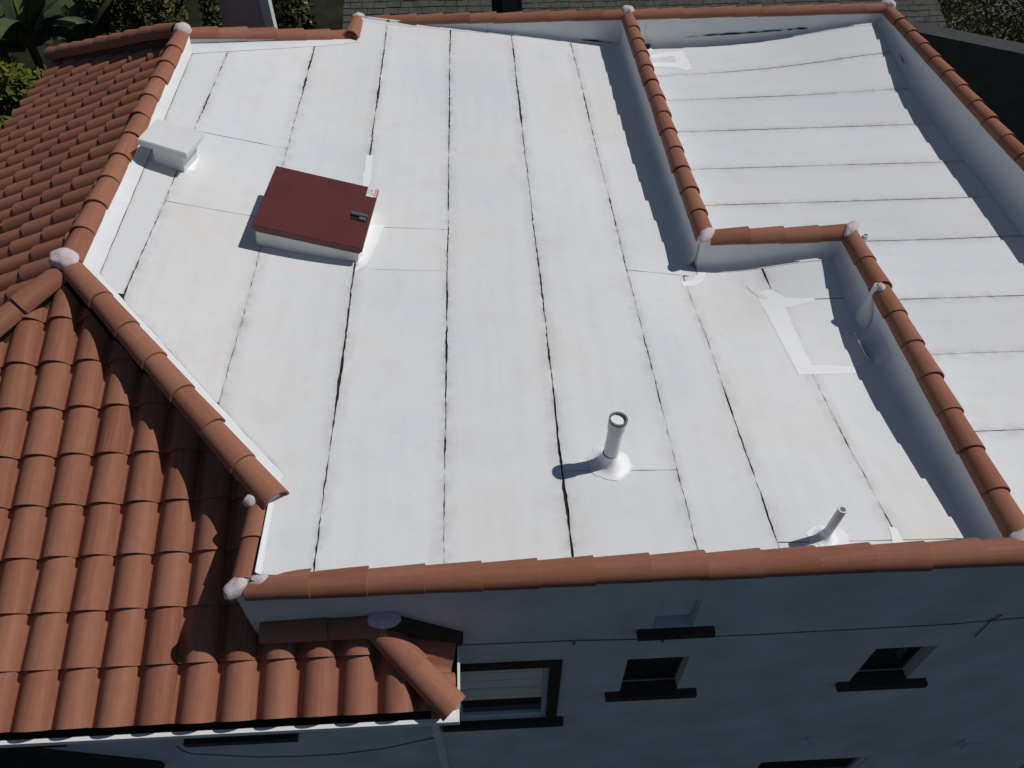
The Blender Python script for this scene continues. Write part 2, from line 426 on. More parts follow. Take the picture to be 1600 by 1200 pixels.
# ------------------------------------------------------------------ parapets, flashing, caps
def cap_mesh():
    """one barrel cap: local +Y runs from the narrow to the wide end; length 1 = exposure"""
    seg = 12; L = .475; V = []; F = []
    th = .015
    rings = [(0.0, .101, .093), (.5*L, .107, .099), (L, .114, .106)]
    for y, rx, rz in rings:
        for k in range(seg+1):
            a = math.pi*(1.04-1.08*k/seg)
            V.append((rx*math.cos(a), y, rz*math.sin(a)-.0))
    m = seg+1
    for i in range(2):
        for k in range(seg): F.append((i*m+k, i*m+k+1, (i+1)*m+k+1, (i+1)*m+k))
    o = len(V)
    for k in range(seg+1):
        a = math.pi*(1.04-1.08*k/seg); V.append(((.114-th)*math.cos(a), L, (.106-th)*math.sin(a)))
    for k in range(seg+1):
        a = math.pi*(1.04-1.08*k/seg); V.append(((.100-th)*math.cos(a), L*.5, (.092-th)*math.sin(a)))
    for k in range(seg):
        F.append((2*m+k, 2*m+k+1, o+k+1, o+k)); F.append((o+k, o+k+1, o+m+k+1, o+m+k))
    me = mesh('cap_tile', V, [f[::-1] for f in F])
    for i, p in enumerate(me.polygons): p.use_smooth = True
    me.set_sharp_from_angle(angle=R(38))
    me.materials.append(M_cap); return me
CAP = cap_mesh()
def frame_mat(p, yd, up):
    y = yd.normalized(); x = y.cross(up).normalized(); z = x.cross(y)
    return Matrix(((x.x, y.x, z.x, p.x), (x.y, y.y, z.y, p.y), (x.z, y.z, z.z, p.z), (0, 0, 0, 1)))
def cap_run(parent, A, B, expo=.42, name='cap_tile', jitter=1.0, lift=-.07, scale=1.0):
    L = (B-A).length; n = max(1, round(L/expo)); e = L/n; d = (B-A)/L
    for i in range(n):
        o = bpy.data.objects.new(name, CAP); C.objects.link(o)
        p = A+d*(e*i)
        side = d.cross(Vector((0, 0, 1))).normalized()
        dd = (d+Vector((0, 0, 1))*(.012/.42)+side*random.uniform(-.012, .012)*jitter).normalized()
        p = p+Vector((0, 0, lift-.006+random.uniform(-.004, .004)*jitter))+side*random.uniform(-.006, .006)*jitter
        M = frame_mat(p, dd, Vector((0, 0, 1)))
        sc = e/.42
        o.matrix_world = M @ Matrix.Diagonal((scale*random.uniform(.98, 1.02), sc, scale, 1))
        M2 = o.matrix_world.copy(); sub(o, parent); o.matrix_basis = M2
def blob(parent, p, s, rotz=0, seed=0, name='mortar_dab'):
    bm = bmesh.new(); bmesh.ops.create_icosphere(bm, subdivisions=4, radius=1)
    for vv in bm.verts:
        k = 1+.13*noise.noise(vv.co*1.6+Vector((seed, 0, 0)))+.03*noise.noise(vv.co*5+Vector((seed, 3, 0)))
        vv.co *= k
    M = Matrix.Translation(p) @ Matrix.Rotation(rotz, 4, 'Z') @ Matrix.Diagonal((s[0]*.86, s[1]*.86, s[2]*.92, 1))
    bm.transform(M); o = bmobj(name, bm, M_mortar, None, True); sub(o, parent); return o
def wallseg(name, A, B, thick, z0, ztopA, ztopB, mat=M_stucco, inward=0):
    """vertical slab along A->B; thickness centred; flat base at z0"""
    d = (B-A); d.z = 0; d.normalize(); s = Vector((d.y, -d.x, 0))*thick*.5
    bm = bmesh.new(); q = []
    for P, zt in ((A, ztopA), (B, ztopB)):
        for sg in (1, -1):
            for z in (z0, zt): q.append(bm.verts.new((P.x+s.x*sg, P.y+s.y*sg, z)))
    # order A+0 A+1 A-0 A-1 B+0 B+1 B-0 B-1
    for f in ((0, 1, 3, 2), (4, 6, 7, 5), (0, 4, 5, 1), (2, 3, 7, 6), (1, 5, 7, 3), (0, 2, 6, 4)): bm.faces.new([q[i] for i in f])
    return part(bmobj(name, bm, mat))
def flashing(parent, A, B, nrm, ztA, ztB, fn, cove=.07, splits=(), seed=0, top_in=0.0):
    """white felt turned up the wall: A,B on the wall face, nrm points to the roof"""
    cuts = [0]+list(splits)+[1]
    for a, b_ in zip(cuts, cuts[1:]):
        Lg = (B-A).length; n = max(2, int(Lg*(b_-a)/.08)); V = []; F = []; m = 9
        for i in range(n+1):
            t_ = a+(b_-a)*i/n
            if i == 0 and a > 0: t_ += .007/Lg
            P = A.lerp(B, t_); zt = ztA+(ztB-ztA)*t_
            base = fn(P.x+nrm.x*cove, P.y+nrm.y*cove)
            cv = cove*(1+.35*n1(t_*Lg*1.4, seed))
            for k in range(m):
                if k < 4:
                    z = zt+(base+cv-zt)*k/3; o_ = .008+top_in*(1-k/3)+.004*noise.noise(Vector((t_*Lg*3, z*6, seed)))
                else:
                    an = (k-3)/(m-4)*math.pi/2
                    z = base+cv*(1-math.sin(an)); o_ = .008+cv*1.25*(1-math.cos(an))
                if k == m-1: z = base+.0035
                V.append((P.x+nrm.x*o_, P.y+nrm.y*o_, z))
        for i in range(n):
            for k in range(m-1): F.append((i*m+k, i*m+k+1, (i+1)*m+k+1, (i+1)*m+k))
        me = mesh('flashing', V, F)
        if me.polygons[0].normal.dot(nrm) < 0: me.flip_normals()
        o = link('flashing', me, M_flash, None, True); sub(o, parent)
V3 = lambda x, y, z=0: Vector((x, y, z))
T = .15
ZB = -1.0
# far parapet
far = wallseg('parapet', V3(-1.82, 12.25), V3(6.58, 12.25), T, GZ, -.035, -.035)
flashing(far, V3(-1.76, 12.175), V3(2.30, 12.175), V3(0, -1), -.03, -.03, zmain, .06, ((.655-.45+1.72)/4.05,), 3)
flashing(far, V3(2.42, 12.175), V3(6.43, 12.175), V3(0, -1), -.03, -.03, zright, .08, (.06,), 4)
cap_run(far, V3(-1.80, 12.25), V3(2.33, 12.25)); cap_run(far, V3(2.36, 12.25), V3(6.47, 12.25))
blob(far, V3(-1.82, 12.27, -.01), (.125, .13, .085), 0, 1); blob(far, V3(2.36, 12.27, .01), (.125, .12, .08), 0, 2); blob(far, V3(6.5, 12.27, .0), (.12, .14, .09), .7, 3)
joint(far, [aty(810, 54, 12.15), aty(880, 60, 12.15)], V3(0, -1), .02, 1); joint(far, [aty(908, 62, 12.15), aty(960, 67, 12.15)], V3(0, -1), .03, 2)
joint(far, [aty(1068, 58, 12.155), aty(1200, 49, 12.155), aty(1262, 44, 12.155)], V3(0, -1), .03, 3)
# mid parapet, three legs
mid = wallseg('parapet', V3(2.36, 6.50), V3(2.36, 12.175), T, ZB, -.035, -.035)
flashing(mid, V3(2.285, 6.5), V3(2.285, 12.17), V3(-1, 0), -.03, -.03, zmain, .09, (.62,), 5)
flashing(mid, V3(2.435, 6.65), V3(2.435, 12.17), V3(1, 0), -.03, -.03, zright, .06, (), 6)
cap_run(mid, V3(2.36, 12.16), V3(2.36, 6.60))
jog = wallseg('parapet', V3(2.436, 6.575), V3(3.995, 6.575), T, ZB, -.0352, -.0352)
flashing(jog, V3(2.30, 6.5), V3(3.84, 6.5), V3(0, -1), -.03, -.03, zmain, .08, (), 7)
flashing(jog, V3(2.44, 6.65), V3(3.99, 6.65), V3(0, 1), -.03, -.03, zright, .06, (), 8)
cap_run(jog, V3(2.40, 6.57), V3(3.90, 6.57))
blob(jog, V3(2.36, 6.55, -.01), (.15, .075, .075), .75, 4); blob(jog, V3(3.92, 6.57, -.005), (.15, .075, .08), .8, 5)
mid2 = wallseg('parapet', V3(3.92, 2.79), V3(3.92, 6.50), T, ZB, -.0354, -.0354)
flashing(mid2, V3(3.845, 2.79), V3(3.845, 6.49), V3(-1, 0), -.03, -.03, zmain, .09, (), 9)
flashing(mid2, V3(3.995, 2.79), V3(3.995, 6.65), V3(1, 0), -.03, -.03, zright, .06, (), 10)
cap_run(mid2, V3(3.92, 6.52), V3(3.92, 2.86))
blob(mid2, V3(3.93, 2.80, -.02), (.16, .10, .075), .4, 6)
for q in [[(0, 0)]]:
    p = lambda a, b_: (lambda v: V3(3.845-.03, v.y, v.z))(atz(a, b_, -.2))
    joint(mid2, [atroof(1405, 590)+V3(0, 0, .03), atroof(1440, 640)+V3(0, 0, .03)], V3(-.7, 0, .7), .012, 4)
    joint(mid2, [atroof(1478, 716)+V3(0, 0, .02), atroof(1540, 828)+V3(0, 0, .02)], V3(-.7, 0, .7), .010, 5)
# right parapet
rgt = wallseg('parapet', V3(6.5, 2.79), V3(6.5, 12.17), T, GZ, -.0356, -.0356)
flashing(rgt, V3(6.425, 2.79), V3(6.425, 12.17), V3(-1, 0), -.03, -.03, zright, .10, (.86,), 11)
cap_run(rgt, V3(6.5, 12.18), V3(6.5, 2.86))
for (a, b_, c_, d_, wv) in ((1402, 88, 1413, 108, .02), (1441, 145, 1467, 172, .045), (1485, 200, 1527, 240, .02), (1548, 270, 1590, 305, .02)):
    A_ = atroof(a, b_, zright); B_ = atroof(c_, d_, zright)
    joint(rgt, [A_+V3(0, 0, .06), B_+V3(0, 0, .06)], V3(-.75, 0, .66), wv, a)
joint(rgt, [V3(6.415, 10.55, -.08), V3(6.412, 10.5, -.30)], V3(-1, 0, 0), .008, 21)
# near parapet top (the facade wall below is built later)
# left chamfer walls
UP = V3(0, 0, 1)
lft = wallseg('parapet', V3(Cc.x, Cc.y), V3(Fl.x, Fl.y), T, 0.0, .61, .61, M_flash)
cap_run(lft, V3(Fl.x, Fl.y-.06, .65), V3(Cc.x, Cc.y+.06, .65), lift=-.06)
dia = wallseg('parapet', V3(Cc.x, Cc.y), V3(Dd.x+.03, Dd.y-.03), .10, -.75, .608, .065, M_flash)
dv = (V3(Dd.x, Dd.y, .10)-V3(Cc.x, Cc.y, .65)).normalized()
cap_run(dia, V3(Cc.x, Cc.y, .65)+dv*.08, V3(Dd.x, Dd.y, .10)+dv*.02, lift=-.06)
fle = wallseg('parapet', V3(Fl.x, Fl.y), V3(St.x, St.y), T, -1.0, .612, .045, M_flash)
cap_run(fle, V3(Fl.x, Fl.y, .65), V3(St.x, St.y, .08), lift=-.06)
stp = wallseg('parapet', V3(St.x, St.y), V3(-1.82, 12.26), T, -1.0, .03, -.0365, M_flash)
cap_run(stp, V3(-1.82, 12.24, 0.02), V3(St.x, St.y-.05, .10), .6, lift=-.05)
blob(lft, V3(Cc.x-.02, Cc.y+.01, .64), (.16, .13, .10), -.4, 7); blob(lft, V3(Fl.x, Fl.y+.02, .63), (.14, .13, .11), 0, 8)
blob(stp, V3(St.x-.09, St.y+.05, 0.06), (.09, .06, .06), 0, 9)
# upturned edge strips on the left: from the roof line up to under the caps
def edge_strip(parent, A, B, nA, zA, zB, seed, name='flashing'):
    Lg = (B-A).length; n = int(Lg/.08); V = []; F = []; m = 4
    for i in range(n+1):
        t_ = i/n; P = A.lerp(B, t_); w0 = nA[0].lerp(nA[1], t_)
        zt = zA+(zB-zA)*t_
        j = .006*n1(t_*Lg*5, seed)
        q0 = V3(P.x+j, P.y, zmain(P.x, P.y)+.005)
        q1 = P.lerp(w0, .55); q1 = V3(q1.x, q1.y, zmain(q1.x, q1.y)+.02)
        q2 = P.lerp(w0, .8); q2 = V3(q2.x, q2.y, .5*(zmain(q2.x, q2.y)+zt))
        q3 = V3(w0.x, w0.y, zt); V += [q0, q1, q2, q3]
    for i in range(n):
        for k in range(m-1): F.append((i*m+k, i*m+k+1, (i+1)*m+k+1, (i+1)*m+k))
    me = mesh(name, V, F)
    if sum(p.normal.z for p in me.polygons) < 0: me.flip_normals()
    o = link(name, me, M_flash, None, True); sub(o, parent)
edge_strip(lft, V3(E1.x, E1.y), V3(E0.x, E0.y), (V3(Cc.x+.08, Cc.y), V3(Fl.x+.08, Fl.y)), .62, .62, 1)
edge_strip(dia, V3(E1.x, E1.y), V3(E2.x, E2.y), (V3(Cc.x+.05, Cc.y+.06), V3(Dd.x+.06, Dd.y+.07)), .62, .08, 2)
edge_strip(fle, V3(E0.x, E0.y), V3(-1.70, 11.38), (V3(Fl.x+.05, Fl.y-.08), V3(St.x-.02, St.y-.09)), .50, .05, 3)

# ------------------------------------------------------------------ facade with openings
YW = 2.65
openings = [  # x0,x1,z0,z1
 (-.44, .43, -2.88, -1.58), (1.105, 1.65, -2.30, -1.555), (3.305, 3.86, -2.34, -1.585), (1.234, 1.565, -.95, -.48),
 (3.02, 4.37, -6.1, -4.82), (-3.05, -2.12, -2.95, -1.7), (-5.2, -4.35, -2.75, -1.7)]
def facade():
    xs = sorted({-6.9, -1.88, 6.58} | {o[0] for o in openings} | {o[1] for o in openings})
    zs = sorted({GZ, -.95, -.036} | {o[2] for o in openings} | {o[3] for o in openings})
    bm = bmesh.new(); y0, y1 = YW, YW+.15
    solid = lambda x, z: not any(o[0] < x < o[1] and o[2] < z < o[3] for o in openings)
    top = lambda x: True
    S_ = {}
    for i in range(len(xs)-1):
        for j in range(len(zs)-1):
            x, z = (xs[i]+xs[i+1])/2, (zs[j]+zs[j+1])/2
            S_[i, j] = solid(x, z) and not (x < -1.88 and z > -.95)
    def quad(*p): bm.faces.new([bm.verts.new(q) for q in p])
    for (i, j), s in S_.items():
        if not s: continue
        a, b_, c_, d_ = xs[i], xs[i+1], zs[j], zs[j+1]
        quad((a, y0, c_), (b_, y0, c_), (b_, y0, d_), (a, y0, d_)); quad((a, y1, c_), (a, y1, d_), (b_, y1, d_), (b_, y1, c_))
        if not S_.get((i-1, j)): quad((a, y0, c_), (a, y0, d_), (a, y1, d_), (a, y1, c_))
        if not S_.get((i+1, j)): quad((b_, y0, c_), (b_, y1, c_), (b_, y1, d_), (b_, y0, d_))
        if not S_.get((i, j-1)): quad((a, y0, c_), (a, y1, c_), (b_, y1, c_), (b_, y0, c_))
        if not S_.get((i, j+1)): quad((a, y0, d_), (b_, y0, d_), (b_, y1, d_), (a, y1, d_))
    bmesh.ops.remove_doubles(bm, verts=bm.verts[:], dist=.0005)
    return part(bmobj('wall', bm, M_stucco))
openings_x = sorted([-1.88])
wall = facade()
cap_run(wall, V3(-1.80, YW+.06), V3(3.92, YW+.06)); cap_run(wall, V3(3.92, YW+.06), V3(6.55, YW+.06))
blob(wall, V3(-1.84, YW+.06, -.03), (.15, .085, .085), .75, 10)
# short return at the left end of the near parapet
ret = wallseg('parapet', V3(-1.80, YW+.152), V3(-1.80, Dd.y+.05), T, -.75, -.062, -.035, M_flash)
cap_run(ret, V3(-1.80, Dd.y+.02, .03), V3(-1.80, YW+.12, .0), lift=-.06)
blob(ret, V3(-1.715, YW+.085, .0), (.11, .065, .04), 0, 33)
flashing(ret, V3(-1.725, YW+.10), V3(-1.725, Dd.y), V3(1, 0), .0, .03, zmain, .04, (), 31)
blob(ret, V3(-1.86, Dd.y-.04, .04), (.075, .06, .06), 0, 11)
# hidden outer walls
part(boxobj('wall', -6.5, -6.35, YW+.152, 11.9, GZ, -.95, M_stucco)); part(boxobj('wall', -6.9, -1.9, 11.9, 12.05, GZ, -1.05, M_stucco))

def window(x0, x1, z0, z1, depth=.11, fw_=.05, frame=M_vinyl, blind=None, sill=None, rail=None, casing=False, glass=M_glass):
    y = YW+depth; bm = bmesh.new()
    box(bm, x0, x1, y-.03, y+.02, z1-fw_, z1); box(bm, x0, x1, y-.03, y+.02, z0, z0+fw_)
    box(bm, x0, x0+fw_, y-.028, y+.02, z0+fw_, z1-fw_); box(bm, x1-fw_, x1, y-.028, y+.02, z0+fw_, z1-fw_)
    if rail: box(bm, x0+fw_, x1-fw_, y-.024, y+.02, rail-.02, rail+.02)
    wdw = part(bmobj('window', bm, frame))
    sub(boxobj('pane', x0+fw_*.6, x1-fw_*.6, y+.002, y+.010, z0+fw_*.6, z1-fw_*.6, glass), wdw)
    if blind:
        zt, zb = blind; n = max(2, int((zt-zb)/.09))
        for i in range(n):
            a = zt-(zt-zb)*i/n; b_ = zt-(zt-zb)*(i+1)/n
            M = Matrix.Identity(4)
            sub(boxobj('blind_slat', x0+fw_+.004, x1-fw_-.004, y-.016+.002*(i % 2), y-.008, b_+.004, a-.002, M_blind), wdw)
    if sill:
        a, b_, zz, h = sill
        sub(boxobj('sill', a, b_, YW-.07, YW+.09, zz-h, zz, M_brown, bevel=.008), wdw)
    if casing:
        bm = bmesh.new(); k = .10; yy0, yy1 = YW-.03, YW+.06
        box(bm, x0-k, x1+k, yy0, yy1, z1, z1+.10); box(bm, x1, x1+k, yy0+.002, yy1, z0, z1); box(bm, x0-k, x0, yy0+.002, yy1, z0, z1)
        sub(bmobj('casing', bm, M_brown), wdw)
    return wdw
window(-.44, .43, -2.88, -1.58, .06, .05, M_vinyl, (-1.64, -2.46), (-.60, .60, -2.885, .10), -2.18, True)
window(1.105, 1.65, -2.30, -1.555, .13, .035, M_brown, None, (.97, 1.83, -2.295, .08), None)
window(3.305, 3.86, -2.34, -1.585, .13, .035, M_brown, None, (3.19, 4.05, -2.335, .08), None)
wl = part(boxobj('louver_vent', 1.236, 1.563, YW+.10, YW+.14, -.948, -.482, M_vinyl))
for i in range(6):
    z = -.50-.062*i
    M = Matrix.Translation((1.40, YW+.085, z-.02)) @ Matrix.Rotation(R(-28), 4, 'X')
    sub(boxobj('slat', -.158, .158, -.006, .006, -.03, .03, M_vinyl, None, 0, M), wl)
sub(boxobj('sill', 1.115, 1.745, YW-.07, YW+.08, -1.03, -.953, M_brown, bevel=.008), wl)
window(3.02, 4.37, -6.1, -4.82, .05, .06, M_vinyl, None, None, -5.5)
window(-3.05, -2.12, -2.95, -1.7, .10, .05, M_brown, None, (-3.15, -2.04, -2.955, .09), None)
window(-5.2, -4.35, -2.75, -1.7, .10, .05, M_brown, None, (-5.3, -4.22, -2.755, .09), None)

# ------------------------------------------------------------------ tile roofs
ST = .39; TW, TL, TE = .301, .475, .42
cs = 1/math.hypot(1, ST); sn = ST*cs
DO = .138                                    # height of a barrel's crown over the deck
def tile_mesh():
    prof = [(0, .003), (.018, .0), (.036, .006), (.054, .024), (.074, .051), (.098, .079), (.125, .100), (.155, .113), (.190, .119), (.222, .116), (.249, .106), (.271, .087), (.288, .059), (.299, .028), (.304, .002)]
    V = []; F = []; m = len(prof); th = .016
    for y, dz in ((0, .034), (TL, 0)):
        for x, z in prof: V.append((x, y, z+dz))
    for k in range(m-1): F.append((k, k+1, m+k+1, m+k))
    for x, z in prof: V.append((x, 0.0, z+.034-th))
    for x, z in prof: V.append((x, .14, z+.026-th))
    for k in range(m-1): F.append((2*m+k, 2*m+k+1, k+1, k)); F.append((3*m+k, 3*m+k+1, 2*m+k+1, 2*m+k))
    V += [(.306, 0, .0), (.306, TL, -.02)]
    F.append((m-1, 4*m, 4*m+1, 2*m-1))
    me = mesh('roof_tile', V, F)
    for i, p in enumerate(me.polygons): p.use_smooth = True
    me.set_sharp_from_angle(angle=R(42))
    me.materials.append(M_tile); return me
TILE = tile_mesh()
def put_tile(parent, M, cuts, name='roof_tile'):
    """cuts: list of (point, normal) in world; material on the +normal side is removed"""
    M = M @ Matrix.Rotation(random.uniform(-.011, .011), 4, 'Z') @ Matrix.Rotation(random.uniform(-.007, .007), 4, 'X')
    pts = [M @ v.co for v in TILE.vertices]
    need = []
    for p, n in cuts:
        ds = [(q-p).dot(n) for q in pts]
        if min(ds) > -.02: return None
        if max(ds) > 0: need.append((p, n))
    me = TILE
    if need:
        bm = bmesh.new(); bm.from_mesh(TILE); inv = M.inverted()
        for p, n in need:
            bmesh.ops.bisect_plane(bm, geom=bm.verts[:]+bm.edges[:]+bm.faces[:], plane_co=inv @ p, plane_no=(inv.to_3x3() @ n), clear_outer=True)
        if not bm.faces: bm.free(); return None
        me = bpy.data.meshes.new('roof_tile'); bm.to_mesh(me); bm.free()
        if not me.materials: me.materials.append(M_tile)
    o = bpy.data.objects.new(name, me); C.objects.link(o); sub(o, parent); o.matrix_basis = M; return o
EY, EZ = 2.09, -.82                            # front eave crown line
ztop_near = lambda y: EZ+ST*(y-EY)
XR = Cc.x; ZR = ztop_near(Cc.y)                # left plane shares the hip through Cc
ztop_left = lambda x: ZR+ST*(x-XR)
XE = XR-(ZR-EZ)/ST+TE*cs+.20                             # left eave
# decks
def deck(pts, name='tile_roof', th=.05):
    bm = bmesh.new(); a = [bm.verts.new(p) for p in pts]; b_ = [bm.verts.new(Vector(p)-V3(0, 0, th)) for p in pts]
    bm.faces.new(a); bm.faces.new(b_[::-1]); n = len(a)
    for i in range(n): bm.faces.new((a[i], b_[i], b_[(i+1) % n], a[(i+1) % n]))
    return part(bmobj(name, bm, M_brown))
XC = -.40                                      # right end of the pent eave
dn = lambda x, y: V3(x, y, ztop_near(y)-DO)
dl = lambda x, y: V3(x, y, ztop_left(x)-DO)
nearR = deck([dn(XE-.36, EY+.02), dn(XC-.02, EY+.02), dn(XC-.56, YW-.002), dn(-1.89, YW-.002), dn(-1.89, Dd.y-.05), dn(Cc.x, Cc.y)])
HF = Fl.y+.70*(Fl.x-XE)                            # far hip meets the eave here
leftR = deck([dl(XE+.02, Cc.y-(Cc.x-XE)), dl(Cc.x, Cc.y), dl(Fl.x, Fl.y), dl(XE+.02, HF)])
sideR = deck([V3(XC-.02, EY+.02, EZ-DO), V3(XC-.02, YW-.002, EZ-DO), V3(XC-.56, YW-.002, EZ-DO+ST*.56)])
backR = deck([V3(XE+.02, HF, ztop_left(XE)-DO), V3(Fl.x, Fl.y, ZR-DO), V3(St.x-.06, St.y+.06, -.30), V3(-1.95, HF+.6, EZ-DO)])
hipn = V3(-1, 1, 0).normalized()
# front slope
x0 = -3.675-.301*15
nn = 0
ddir = (V3(Dd.x, Dd.y)-V3(Cc.x, Cc.y)).normalized(); dnrm = V3(-ddir.y, ddir.x, 0)
if dnrm.x < 0: dnrm = -dnrm
for k in range(30):
    xa = x0+TW*k
    if xa > XC+.05: break
    for r in range(12):
        ya = EY+r*TE*cs
        cuts = [(V3(Cc.x, Cc.y), hipn), (V3(XC, EY), V3(1, 1, 0).normalized())]
        if xa > -1.95: cuts.append((V3(0, YW-.004), V3(0, 1, 0)))
        elif xa > -2.19 and ya > 2.3: cuts.append((V3(-1.86, 0), V3(1, 0, 0)))
        if xa <= -1.95: cuts.append((V3(Cc.x, Cc.y)-dnrm*.045, dnrm))
        if xa < -5.2 and r < 6 and xa+.3 < -5.6: continue   # far outside the frame
        p = V3(xa, ya, ztop_near(ya)-DO)
        M = Matrix(((1, 0, 0, p.x), (0, cs, -sn, p.y), (0, sn, cs, p.z), (0, 0, 0, 1)))
        if put_tile(nearR, M, cuts): nn += 1
# left slope
nl = 0
hipf = V3(.70, 1, 0).normalized()
rows = int((XR-XE)/(TE*cs))+1
for k in range(44):
    ya = EY+.14+TW*(k+1)
    for r in range(rows):
        xa = XE+r*TE*cs
        zt = ztop_left(xa)
        # skip what lies well outside the picture on the left
        q = V3(xa+.2, ya, zt)-V3(0, 0, H); dz = q.dot(fw)
        if 800+FPX*q.dot(rt)/dz < -70: continue
        p = V3(xa, ya, zt-DO)
        M = Matrix(((0, cs, -sn, p.x), (-1, 0, 0, p.y), (0, sn, cs, p.z), (0, 0, 0, 1)))
        cuts = [(V3(Cc.x, Cc.y), -hipn), (V3(Fl.x, Fl.y), hipf), (V3(Cc.x-.03, Cc.y), V3(Fl.y-Cc.y, -(Fl.x-Cc.x), 0).normalized())]
        if put_tile(leftR, M, cuts): nl += 1
# little side slope at the pent's right end
for k in range(2):
    ya = 2.05+TW*k
    p = V3(XC, ya, EZ-DO)
    for r in range(2):
        p = V3(XC-r*TE*cs, ya, EZ-DO+ST*r*TE*cs)
        M = Matrix(((0, -cs, sn, p.x), (1, 0, 0, p.y), (0, sn, cs, p.z), (0, 0, 0, 1)))
        put_tile(sideR, M, [(V3(XC, EY), V3(-1, -1, 0).normalized()), (V3(0, YW-.004), V3(0, 1, 0))])
print('TILES', nn, nl)
# hips
hd = V3(-1, -1, -ST).normalized()
cap_run(leftR, V3(Cc.x-.06, Cc.y-.06, .60), V3(Cc.x-1.4, Cc.y-1.4, .60-ST*1.34), name='hip_tile', lift=-.06, scale=1.08)
cap_run(leftR, V3(Fl.x-.05, Fl.y+.05, .64), V3(XE, HF, ztop_left(XE)+.08), name='hip_tile', lift=-.03, scale=1.3)
def hip_bed(parent, A, B, hw, zd, name='hip_bed'):  # mortar bed whose dark colour also paints the shade band under the cap
    d = (B-A); d.z = 0; d.normalize(); sv = V3(d.y, -d.x, 0)*hw; bm = bmesh.new(); q = []
    for P in (A, B):
        for sg in (1, -1):
            for z in (P.z-zd, P.z): q.append(bm.verts.new((P.x+sv.x*sg, P.y+sv.y*sg, z)))
    for f in ((0, 1, 3, 2), (4, 6, 7, 5), (0, 4, 5, 1), (2, 3, 7, 6), (1, 5, 7, 3), (0, 2, 6, 4)): bm.faces.new([q[i] for i in f])
    sub(bmobj(name, bm, M_bed), parent)
hip_bed(leftR, V3(Fl.x, Fl.y, .60), V3(XE+.05, HF-.04, ztop_left(XE)+.05), .10, .30)
hip_bed(leftR, V3(Cc.x, Cc.y, .55), V3(Cc.x-1.4, Cc.y-1.4, .55-ST*1.4), .07, .25)
hip_bed(sideR, V3(-.95, 2.62, -.59), V3(XC-.03, EY+.03, EZ-.04), .06, .12)
h0 = V3(-.95, 2.62, -.54); h1 = V3(XC+.0, EY+.0, EZ+.03)
cap_run(sideR, h0, h1, .41, 'hip_tile', lift=-.06, scale=1.03)
# cap pieces bedded along the wall above the pent
cap_run(nearR, V3(-1.80, YW-.045, -.52), V3(-.90, YW-.045, -.52), .42, 'ridge_tile', lift=-.05, scale=.9)
blob(nearR, V3(-.86, YW-.04, -.47), (.15, .09, .05), 0, 14)
# raking weathering strip against the wall
bm = bmesh.new()
for s0, s1 in (((-.84, -.47), (-.30, -.86)),):
    d = V3(s1[0]-s0[0], 0, s1[1]-s0[1])
    M = frame_mat(V3(s0[0], YW-.05, s0[1]), d, V3(0, 0, 1)); box(bm, -.05, .05, 0, d.length, -.035, .02, M)
sub(bmobj('raking_strip', bm, M_brown), sideR)
# lower lean-to roof at the foot of the left wall, deep in shade
A_, B_ = V3(-5.4, YW-.004, -2.55), V3(-3.60, YW-.004, -3.62)
bm = bmesh.new(); a = [bm.verts.new(p) for p in (A_, B_, B_+V3(.05, -1.8, -.3), A_+V3(0, -1.8, -.3))]; b2 = [bm.verts.new(v_.co-V3(0, 0, .12)) for v_ in a]
bm.faces.new(a); bm.faces.new(b2[::-1])
for i in range(4): bm.faces.new((a[i], b2[i], b2[(i+1) % 4], a[(i+1) % 4]))
low = part(bmobj('lean_to_roof', bm, M_brown))
pier = part(boxobj('wall', -5.3, -3.75, 1.0, YW-.006, GZ, -3.95, M_stucco))

# ------------------------------------------------------------------ gutter and downspout
gut = empty('gutter', (-3.5, 2.03, -1.0)); tag(gut, 'white eave gutter under the front terracotta tile edge', 'gutter')
def gpart(o, p=gut):
    o.parent = p; o.matrix_parent_inverse = Matrix.Translation(-p.location); return o
GX1 = -.331; GY0 = 2.022; GZT = -.975
def trough(bm, x0, x1, y0, y1, zt, h, th=.006, axis='x'):
    box(bm, x0, x1, y0, y1, zt-h, zt-h+th)
    if axis == 'x':
        box(bm, x0, x1, y0-th, y0, zt-h, zt); box(bm, x0, x1, y0-.022, y0+.008, zt+.0005, zt+.011)
        box(bm, x0, x1, y1, y1+th, zt-h, zt-.02)
    else:
        box(bm, x1, x1+th, y0, y1, zt-h, zt); box(bm, x1-.008, x1+.012, y0, y1, zt+.0005, zt+.011)
        box(bm, x0-th, x0, y0, y1, zt-h, zt-.02)
bm = bmesh.new(); trough(bm, XE-.3, GX1, GY0, GY0+.11, GZT, .10); gpart(bmobj('front_trough', bm, M_white))
bm = bmesh.new(); trough(bm, GX1-.09, GX1, 0, YW-.004-GY0-.118, 0, .10, axis='y')
TM = Matrix.Translation((0, GY0+.118, GZT+.001)) @ Matrix.Shear('XY', 4, (0, 0)) @ Matrix(((1, 0, 0, 0), (0, 1, 0, 0), (0, .15, 1, 0), (0, 0, 0, 1)))
bm.transform(TM); gpart(bmobj('side_trough', bm, M_white))
gpart(boxobj('trough_shade', XE, GX1-.21, GY0+.002, GY0+.108, GZT-.093, GZT-.045, M_dark))  # dark box added to paint in the shade inside the front trough
bm = bmesh.new(); box(bm, GX1-.088, GX1-.002, .002, YW-.007-GY0-.118, -.093, -.045); bm.transform(TM); gpart(bmobj('trough_shade', bm, M_shade))  # dark fill that paints the shade inside the side trough
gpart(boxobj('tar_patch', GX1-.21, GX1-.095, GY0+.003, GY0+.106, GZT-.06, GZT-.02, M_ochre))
dsp = empty('downspout', (-.70, 2.58, GZ)); tag(dsp, 'pale square downspout dropping from the gutter to the wall', 'downspout')
